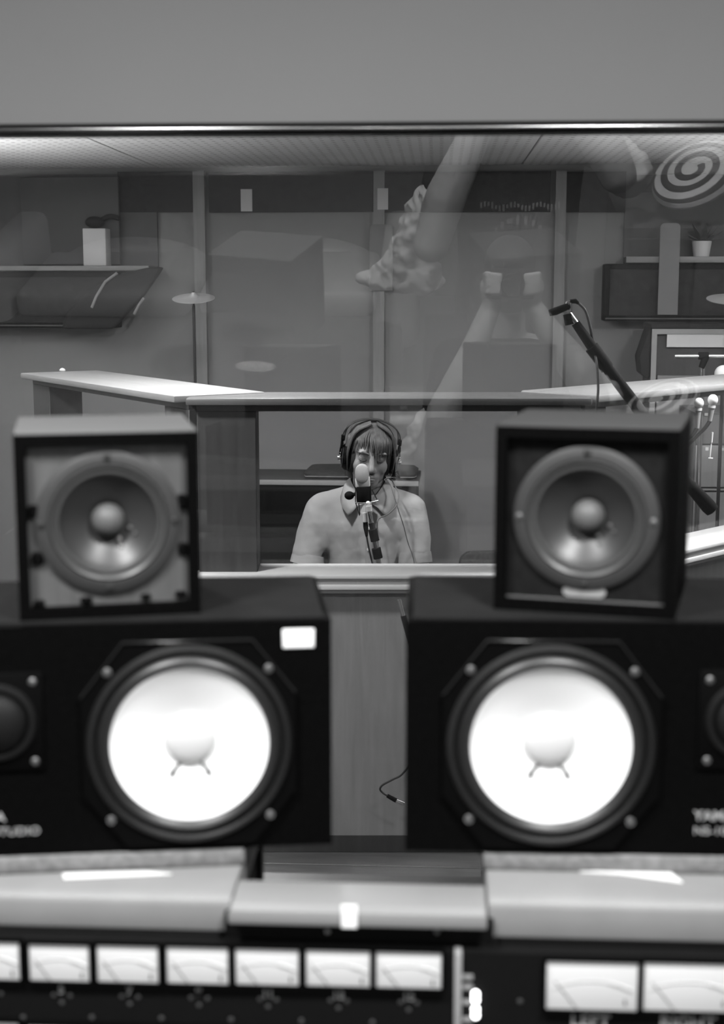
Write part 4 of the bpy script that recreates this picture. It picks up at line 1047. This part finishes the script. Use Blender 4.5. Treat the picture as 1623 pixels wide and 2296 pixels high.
bm_ = thing('small_microphone', 'small dark microphone clipped to the tip of the boom stand', 'microphone', (BO.x, YB_, 0))
MB().tube([bl(1231, 702), bl(1245, 698), bl(1275, 686)], [0.0085, 0.0105, 0.009], 14).build('body', 'mic_black', bm_)
MB().tube([bl(1268, 690), bl(1272, 678), bl(1279, 676)], 0.004, 8).build('clip_ring', 'chrome', bm_)
MB().tube([bl(1279, 678), bl(1279, 712)], 0.0045, 8).build('clip_bracket', 'chrome', bm_)
MB().tube([bl(1272, 704), bl(1277, 728)], 0.012, 10).build('clip_knob', 'mic_black', bm_)
MB().tube([bl(1278, 676), bl(1290, 675), bl(1297, 680)], [0.0055, 0.0065, 0.004], 10).build('plug', 'mic_black', bm_)
MB().curve([bl(1297, 680), bl(1312, 697), bl(1322, 730), bl(1331, 775), bl(1338, 820, -.03), bl(1341, 870, -.03), bl(1342, 960, -.03), bl(1400, 1150, -.03), Vector((0.03, -0.02, 0.25)), Vector((0.05, -.05, 0.012)), Vector((0.2, -.1, 0.008))], 0.0035).build('cable', 'cable_black', bm_)

# chrome-tipped stand and hanging cable in front of the booth's lower panel
YH = 3.75
h0 = at_y(930, 1600, YH)
hs = thing('stand_rod', 'thin chrome-tipped rod leaning in the gap before the front screen', 'rod', (h0.x, YH, 0))
HO = Vector(hs.location); hl = lambda x, y, dy=0.0: at_y(x, y, YH + dy) - HO
MB().tube([hl(894.5, 1344), hl(904, 1380)], 0.0065, 12).build('chrome_tip', 'chrome', hs)
MB().tube([hl(904, 1380), hl(960, 1590), Vector((hl(960, 1590).x + .22, 0.05, 0.02))], 0.008, 12).build('rod', 'black_metal', hs)
MB().box((hl(960, 1590).x + .22, 0.05, 0.012), (0.12, 0.12, 0.02), bevel=0.005).build('foot', 'black_metal', hs)
hc_ = thing('patch_cable', 'thin dark cable with a chrome plug looping out beside the right studio monitor', 'cable', (h0.x, YH, 0))
MB().curve([hl(955, 1590, -.01), hl(930, 1690), hl(903, 1734), hl(880, 1748), hl(858, 1760), hl(852, 1770), hl(860, 1779), hl(870, 1785)], 0.0028).build('cable', 'cable_black', hc_)
MB().tube([hl(868, 1784), hl(888, 1795)], [0.0055, 0.0065], 12).build('plug_sleeve', 'mic_black', hc_)
MB().tube([hl(888, 1795), hl(906, 1802)], 0.0058, 12).build('plug_tip', 'chrome', hc_)

# pale-framed amplifier under a black cover behind the right screen
YA = 6.25
a0, a1 = at_y(1462, 735, YA), at_y(1760, 735, YA)
am = thing('amplifier', 'pale-framed amplifier cabinet with black cover strap behind the right screen', 'amplifier', ((a0.x + a1.x) / 2, YA, 0), R(-2))
hw = (a1.x - a0.x) / 2; zt_ = a0.z
MB().box((0, 0.16, zt_ / 2 + 0.01), (2 * hw, 0.30, zt_ - 0.02)).build('case', 'wood_dark', am, smooth=0)
MB().frame(-hw, hw, 0.02, zt_ - 0.005, 0.022, -0.012, 0.02).build('frame', 'trim_grey', am, smooth=0)
MB().box((0.02, -0.002, zt_ - 0.055), (2 * hw - 0.09, 0.012, 0.055)).build('control_panel', 'trim_white', am, smooth=0)
MB().box((0.0, 0.0, zt_ * 0.46), (2 * hw - 0.06, 0.01, zt_ * 0.80)).build('grille_cloth', 'wall_dark', am, smooth=0)
MB().box((0, 0.15, zt_ + 0.007), (2 * hw + 0.01, 0.33, 0.022), bevel=0.006).build('cover', 'cloth_black', am)
fl_ = MB(); fl_.prism([(-hw - 0.004, zt_ + 0.01), (-hw - 0.018, zt_ - 0.03), (-hw - 0.048, zt_ - 0.13), (-hw - 0.038, zt_ - 0.20), (-hw - 0.014, zt_ - 0.22), (-hw - 0.002, zt_ - 0.21)], 0.0, 0.22, 'Y', bevel=0.004)
fl_.build('cover_flap', 'cloth_black', am)
# chrome bar with clamp in front of the amplifier
YK = 5.42
k0 = at_y(1575, 820, YK)
bar_ = thing('boom_stand', 'thin chrome boom with a black clamp before the pale-framed amplifier', 'stand', (k0.x, YK, 0))
KO = Vector(bar_.location); kl = lambda x, y, dy=0.0: at_y(x, y, YK + dy) - KO
MB().tube([kl(1513, 799), kl(1660, 799)], 0.0075, 12).build('boom_arm', 'chrome', bar_)
MB().tube([kl(1566, 798), kl(1588, 798)], 0.014, 12).build('clamp', 'mic_black', bar_)
MB().tube([kl(1582, 800), kl(1572, 825)], [0.014, 0.011], 12).build('clamp_handle', 'mic_black', bar_)
kp = kl(1577, 812)
MB().tube([(kp.x, 0.012, kp.z), (kp.x, 0.012, 0.03)], 0.010, 12).build('pole', 'chrome', bar_)
MB().lathe([(0.001, 0.002), (0.13, 0.002), (0.13, 0.014), (0.02, 0.03), (0.001, 0.03)], (kp.x, 0.012, 0), axis='Z', seg=32).build('base', 'black_metal', bar_)
# white globe lamp peeking over the right screen cap
gp = at_y(1621, 838, 5.38); gl = thing('globe_lamp', 'white globe lamp peeking over the right screen cap', 'lamp', (gp.x, 5.38, 0))
MB().ball((0, 0, gp.z), 0.032).build('globe', 'white_plastic', gl)
MB().tube([(0, 0, gp.z - 0.03), (0, 0, 0.02)], 0.007, 10).build('stem', 'black_metal', gl)
MB().lathe([(0.001, 0.002), (0.10, 0.002), (0.10, 0.014), (0.01, 0.024)], axis='Z', seg=24).build('base', 'black_metal', gl)

# two pale ball-headed microphones by the right screen
YV = 4.35
def vocal_mic(label, x, y, x2, y2, r_):
    p = at_y(x, y, YV); t = thing('vocal_microphone', label, 'microphone', (p.x, YV, 0), 0, 'pale ball-headed microphones by the right screen')
    c0 = Vector((0, 0, p.z)); e = at_y(x2, y2, YV) - Vector((p.x, YV, 0))
    d_ = (e - c0).normalized()
    MB().ball(c0, (r_, r_, r_ * 1.12)).build('grille', 'mic_silver', t)
    MB().tube([c0 + d_ * r_ * 1.0, c0 + d_ * (r_ * 1.0 + 0.008)], r_ * 0.72, 20).build('collar', 'trim_white', t)
    MB().tube([c0 + d_ * (r_ + 0.006), e], [r_ * .62, r_ * .42], 18).build('body', 'trim_grey', t)
    MB().tube([e, e + Vector((-0.012, 0, -0.02)), (-0.09, 0.0, p.z - 0.16), (-0.10, 0, 0.02)], 0.006, 10).build('stand_pole', 'black_metal', t)
    MB().lathe([(0.001, 0.002), (0.10, 0.002), (0.10, 0.014), (0.01, 0.024)], (-0.10, 0, 0), axis='Z', seg=24).build('stand_base', 'black_metal', t)
vocal_mic('pale ball-headed microphone half hidden by the right cube speaker', 1567, 904, 1563, 960, 0.0145)
vocal_mic('pale ball-headed microphone standing clear at the right edge', 1598, 897, 1591, 944, 0.0155)
# chrome rod with a cross end below them
rd = thing('chrome_rod', 'short chrome rod with a cross end hanging below the pale microphone', 'rod', tuple(at_y(1594, 1000, YV + .02)))
RO = Vector(rd.location); rl = lambda x, y: at_y(x, y, YV + .02) - RO
MB().tube([rl(1597, 969), rl(1595, 992)], 0.0032, 10).build('upper_rod', 'mic_silver', rd)
MB().tube([rl(1595, 992), rl(1593, 1004), rl(1591, 1026)], [0.0012, 0.0028, 0.0022], 10).build('lower_rod', 'mic_silver', rd)
MB().tube([rl(1588, 1027), rl(1598, 1028)], 0.0022, 8).build('cross_end', 'mic_silver', rd)
# equipment rack with labels behind the right screen window
YR = 5.62
r0 = at_y(1560, 925, YR); r1 = at_y(1760, 925, YR)
rk = thing('equipment_rack', 'grey equipment rack with white labels seen through the right screen', 'rack', ((r0.x + r1.x) / 2, YR, 0))
hw = (r1.x - r0.x) / 2; RKx = (r0.x + r1.x) / 2; zt_ = r0.z
MB().box((0, 0.2, zt_ / 2), (2 * hw, 0.38, zt_ - 0.004)).build('case', 'cabinet_grey', rk, smooth=0)
zz = [925, 1000, 1010, 1085, 1150, 1215]
for ya, yb, m in ((929, 995, 'cabinet_grey'), (999, 1092, 'wood_mid'), (1096, 1100, 'trim_grey'), (1104, 1200, 'wood_mid')):
    za, zb = at_y(1600, ya, YR).z, at_y(1600, yb, YR).z
    MB().box((0, 0.004, (za + zb) / 2), (2 * hw - 0.01, 0.012, za - zb), bevel=0.001, seg=1).build('drawer_front', m, rk)
for (x0, x1, y0, y1) in ((1579, 1587, 926, 932), (1616, 1621, 926, 932), (1581, 1588, 1003, 1010), (1612, 1640, 1004, 1010)):
    a, b = at_y(x0, y1, YR), at_y(x1, y0, YR)
    MB().box(((a.x + b.x) / 2 - RKx, -0.003, (a.z + b.z) / 2), (b.x - a.x, 0.003, b.z - a.z)).build('label_tag', 'trim_white', rk, smooth=0)
# black microphone poking out beside the cube speaker
YT = 3.9
t0 = at_y(1560, 1110, YT)
tm = thing('instrument_microphone', 'thick black microphone poking out right of the dark cube speaker', 'microphone', (t0.x, YT, 0))
TO = Vector(tm.location); tl_ = lambda x, y, dy=0.0: at_y(x, y, YT + dy) - TO
MB().tube([tl_(1500, 1040), tl_(1548, 1090), tl_(1588, 1135), tl_(1597, 1145), tl_(1599, 1147)], [0.012, 0.017, 0.021, 0.019, 0.010], 20).build('body', 'mic_black', tm)
MB().tube([tl_(1530, 1075), tl_(1530, 1120), Vector((tl_(1530, 1120).x, 0, 0.02))], 0.008, 10).build('stand_pole', 'black_metal', tm)
MB().lathe([(0.001, 0.002), (0.10, 0.002), (0.10, 0.014), (0.01, 0.024)], (tl_(1530, 1120).x, 0, 0), axis='Z', seg=24).build('stand_base', 'black_metal', tm)

# ================================================================== BEHIND THE CAMERA: what the panes mirror
# points seen mirrored in the leaning pane, traced back to a depth behind the camera
_pn = Vector((0, -math.cos(TILT), -math.sin(TILT))); _pq = Vector((0, GLASS_Y, zmid))
def mirrored(x, y, Yo):
    r = _ray(x, y); hpt = _c + r * ((_pq - _c).dot(_pn) / r.dot(_pn)); rr_ = r - _pn * (2 * r.dot(_pn))
    return hpt + rr_ * ((Yo - hpt.y) / rr_.y)
# the photographer, standing with a camera raised, in a black printed T-shirt with pale loose sleeves
PX, PY = 0.225, -0.26
ph = thing('person', 'photographer in a black printed T-shirt with a pale loose sleeve, mirrored in the window', 'person', (PX, PY, 0))
PO = Vector((PX, PY, 0))
elL = mirrored(966, 548, -0.10) - PO; elR = mirrored(1385, 392, -0.12) - PO

pb = MB()
headc = Vector((0.0, 0.02, 1.675))
pb.ico(headc + Vector((0, -0.01, 0.02)), (0.075, 0.095, 0.10), 3); pb.ico(headc + Vector((0, 0.025, -0.055)), (0.055, 0.06, 0.06), 3)
pb.ico(headc + Vector((0, 0.095, -0.02)), (0.013, 0.016, 0.02), 2)
for q in (-1, 1):
    pb.ico(headc + Vector((q * 0.076, 0, -0.01)), (0.01, 0.018, 0.03), 2)
    pb.ico(headc + Vector((q * 0.03, 0.075, 0.02)), (0.02, 0.012, 0.01), 2)
pb.limb([(0, -0.02, 1.60, 0.055), (0, -0.03, 1.48, 0.06)])
pb.ico((0, -0.03, 1.26), (0.17, 0.11, 0.24), 3); pb.ico((0, -0.03, 1.02), (0.155, 0.11, 0.18), 3)
CZ = 1.655
for sg, el in ((-1, elL), (1, elR)):
    shp = Vector((sg * 0.18, -0.03, 1.41)); wr = Vector((sg * 0.062, 0.165, CZ - 0.065))
    pb.limb([(sg * 0.06, -0.03, 1.44, .06), v4(shp, 0.062)]); pb.limb([v4(shp, 0.060), v4(el, 0.050)])
    fm = el.lerp(wr, 0.28) + Vector((sg * 0.012, 0.0, 0.0))
    pb.limb([v4(el, 0.054), v4(fm, 0.060), v4(el.lerp(wr, 0.7), 0.044), v4(wr, 0.032)])
    pal = Vector((sg * 0.074, 0.178, CZ - 0.008)); pb.limb([v4(wr, 0.028), v4(pal, 0.029)])
    for k in range(4):
        z_ = CZ + 0.030 - 0.019 * k
        pb.limb([(sg * 0.082, 0.183, z_, .0105), (sg * 0.078, 0.213, z_, .0100), (sg * 0.052, 0.222, z_ - .002, .0092), (sg * 0.036, 0.220, z_ - .004, .0082)], .6)
    pb.limb([(sg * 0.066, 0.168, CZ - 0.022, .013), (sg * 0.044, 0.144, CZ - 0.012, .011), (sg * 0.022, 0.136, CZ - 0.006, .0095)], .6)
for sg in (-1, 1):
    pb.limb([(sg * 0.085, -0.03, 0.92, 0.085), (sg * 0.10, -0.02, 0.50, 0.058)]); pb.limb([(sg * 0.10, -0.02, 0.50, 0.056), (sg * 0.11, -0.03, 0.10, 0.040)])
    pb.limb([(sg * 0.11, -0.05, 0.045, 0.042), (sg * 0.13, 0.12, 0.035, 0.034)])
pbo = remesh(pb.build('body', 'skin_pale', ph), 0.007, 4)
hh = MB(); hh.ico(headc + Vector((0, -0.015, 0.050)), (0.084, 0.105, 0.088), 3); hh.ico(headc + Vector((0, -0.05, -0.02)), (0.078, 0.06, 0.07), 3)
hh.ico(headc + Vector((0, 0.075, 0.055)), (0.055, 0.03, 0.028), 3); hh.ico(headc + Vector((0, 0.055, -0.085)), (0.05, 0.04, 0.03), 3)
remesh(hh.build('hair', 'brow', ph), 0.008, 3)
ts = MB()
ts.loft([(0, -.03, 0.86, .17, .125), (0, -.03, 1.0, .172, .13), (0, -.03, 1.2, .18, .135), (0, -.03, 1.34, .19, .125), (0, -.03, 1.43, .16, .10), (0, -.03, 1.48, .09, .075)], 40, 2.6)
for sg, el in ((-1, elL), (1, elR)):
    shp = Vector((sg * 0.18, -0.03, 1.41)); ts.limb([(sg * 0.08, -0.03, 1.42, .07), v4(shp, 0.072), v4(shp.lerp(el, 0.5), 0.068)])
tso = remesh(ts.build('t_shirt', 'tshirt_black', ph), 0.010, 6)
for sg, el in ((-1, elL), (1, elR)):
    shp = Vector((sg * 0.18, -0.03, 1.41)); m_ = MB()
    a_ = shp.lerp(el, 0.62); e_ = shp.lerp(el, 0.92)
    off = Vector((sg * 0.045, -0.055, -0.02))
    if sg < 0:
        c1, c2, c3, c4 = (mirrored(x, y, Yo) - PO for x, y, Yo in ((905, 590, PY + .02), (960, 625, PY + .06), (850, 625, PY + .0), (806, 622, PY - .01)))
        m_.limb([v4(a_ + off * .4, 0.060), v4(c1, 0.062), v4(c2, 0.048)]); m_.limb([v4(c1, 0.058), v4(c3, 0.040), v4(c4, 0.010)]); m_.limb([v4(c3, 0.040), v4(c2, 0.045)])
        e_ = None
    else: m_.limb([v4(a_ + off * .4, 0.066), v4(e_ + off, 0.070)])
    so_ = remesh(m_.build('sleeve', 'sleeve_pale', ph), 0.007, 4)
    tx_ = bpy.data.textures.new('sleeve_folds', 'CLOUDS'); tx_.noise_scale = 0.035; tx_.noise_depth = 2
    dd = so_.modifiers.new('folds', 'DISPLACE'); dd.texture = tx_; dd.strength = 0.035; dd.texture_coords = 'LOCAL'
# print on the shirt: a wavy line of marks and a rosette
random.seed(9)
pr = MB()
def on_chest(x_, z_): return -0.03 + 0.132 * (1 - min(.98, abs(x_) / .18) ** 2.6) ** (1 / 2.6) + 0.003
tz0 = mirrored(1130, 462, PY + .10).z; rz0 = mirrored(1130, 560, PY + .10).z
for k in range(22):
    x_p = -0.11 + 0.0105 * k; z_p = tz0 + 0.006 * math.sin(k * .9)
    pr.box((x_p, on_chest(x_p, z_p), z_p), (0.006, 0.004, 0.010 + random.uniform(0, .010)))
for k in range(46):
    a = 2 * PI * k / 23; r_p = 0.085 if k < 23 else 0.045
    x_p, z_p = r_p * math.cos(a), rz0 + r_p * math.sin(a) * 1.05
    pr.box((x_p, on_chest(x_p, z_p), z_p), (0.006 + random.uniform(0, .010), 0.004, 0.012 + random.uniform(0, .016)))
pr.build('shirt_print', 'print_pale', tso, smooth=0)
pt_ = MB()
for sg in (-1, 1): pt_.limb([(sg * 0.085, -0.03, 0.90, 0.10), (sg * 0.10, -0.02, 0.50, 0.075), (sg * 0.11, -0.03, 0.12, 0.062)], .5)
pt_.ico((0, -0.03, 0.92), (0.17, 0.125, 0.10), 3)
remesh(pt_.build('trousers', 'trousers', ph), 0.012, 5)
hcam = thing('handheld_camera', 'black handheld camera in the photographer\'s hands', 'camera', (PX, PY, 0))
MB().box((0, 0.188, CZ), (0.136, 0.048, 0.096), bevel=0.008).build('camera_body', 'tweeter_black', hcam)
MB().lathe([(0.034, 0.208), (0.037, 0.213), (0.037, 0.238), (0.034, 0.242), (0.026, 0.238), (0.001, 0.232)], (0, 0, CZ - .003), seg=32).build('lens', 'tweeter_black', hcam)
MB().box((0, 0.183, CZ + .058), (0.055, 0.045, 0.030), bevel=0.006).build('viewfinder_hump', 'tweeter_black', hcam)

# sofa with two rounded backs behind the photographer
_sa = mirrored(672, 545, -2.45)
sf = thing('sofa', 'dark leather sofa with two arched back cushions, mirrored in the window', 'sofa', (_sa.x - 0.39, -2.25, 0))
MB().box((0, 0.10, 0.17), (1.75, 0.80, 0.24), bevel=0.03).build('base', 'sofa_dark', sf)
for q in (-1, 1):
    n = 14; W_ = 0.37
    poly = [(q * 0.39 + W_ * math.cos(PI * i / n), _sa.z - 0.20 + 0.20 * math.sin(PI * i / n) ** 0.7) for i in range(n + 1)] + [(q * 0.39 - W_, _sa.z - 0.26), (q * 0.39 + W_, _sa.z - 0.26)]
    MB().prism(poly, -0.34, -0.14, 'Y', bevel=0.03, seg=3).build('back_cushion', 'sofa_leather', sf)
    MB().box((q * 0.39, 0.14, 0.35), (0.74, 0.62, 0.12), bevel=0.04, seg=3).build('seat_cushion', 'sofa_leather', sf)
    MB().box((q * 0.86, 0.08, 0.36), (0.16, 0.80, 0.40), bevel=0.05, seg=3).build('armrest', 'sofa_leather', sf)
    for y_ in (-0.2, 0.4): MB().tube([(q * 0.75, y_, 0.07), (q * 0.75, y_, 0.003)], 0.025, 12).build('foot', 'black_metal', sf)
# tall cabinet with the spiral cushion
_sp = mirrored(1560, 392, -0.24)
sx, sy, sz = _sp.x, _sp.y - 0.08, _sp.z - 0.125
tc_ = thing('tall_cabinet', 'tall dark cabinet behind the photographer', 'cabinet', (sx, sy - 0.02, 0))
MB().box((0, 0, sz / 2), (0.42, 0.40, sz), bevel=0.004).build('body', 'cabinet_grey', tc_)
for q in (-1, 1): MB().box((q * 0.103, 0.205, sz / 2), (0.198, 0.014, sz - 0.06), bevel=0.003).build('door', 'cabinet_grey', tc_)
for q in (-1, 1): MB().tube([(q * 0.02, 0.222, 0.55), (q * 0.02, 0.222, 0.68)], 0.006, 8).build('handle', 'steel', tc_)
sp = thing('spiral_cushion', 'pale cushion with a dark spiral stripe, mirrored at the right of the window', 'cushion', (sx, sy + 0.08, sz + 0.125))
TI = Matrix.Rotation(R(-28), 4, 'Y') @ Matrix.Rotation(R(-22), 4, 'X')
m_ = MB(); n = 6
m_.lathe([(0.001, -0.035), (0.08, -0.032), (0.125, -0.012), (0.130, 0.0), (0.125, 0.012), (0.08, 0.024), (0.001, 0.026)], axis='Z', seg=40)
m_.build('cushion', 'cushion_pale', sp, xform=TI)
m_ = MB(); prev = None
for i in range(120):
    t_ = i / 119 * 2.6 * 2 * PI; r0_ = 0.012 + 0.042 * t_ / (2 * PI) * 1.0; r1_ = r0_ + 0.020
    hgt = lambda r__: 0.0275 - 0.004 * min(1, r__ / 0.08) - 0.012 * max(0, (r__ - 0.08) / 0.045)
    r0_, r1_ = min(r0_, .118), min(r1_, .124)
    cur = [m_.bm.verts.new((r_ * math.cos(t_), r_ * math.sin(t_), hgt(r_) + 0.002)) for r_ in (r0_, r1_)]
    if prev: m_.bm.faces.new((prev[0], prev[1], cur[1], cur[0]))
    prev = cur
ss = m_.build('spiral_stripe', 'cushion_dark', sp, xform=TI); sm = ss.modifiers.new('solidify', 'SOLIDIFY'); sm.thickness = 0.003
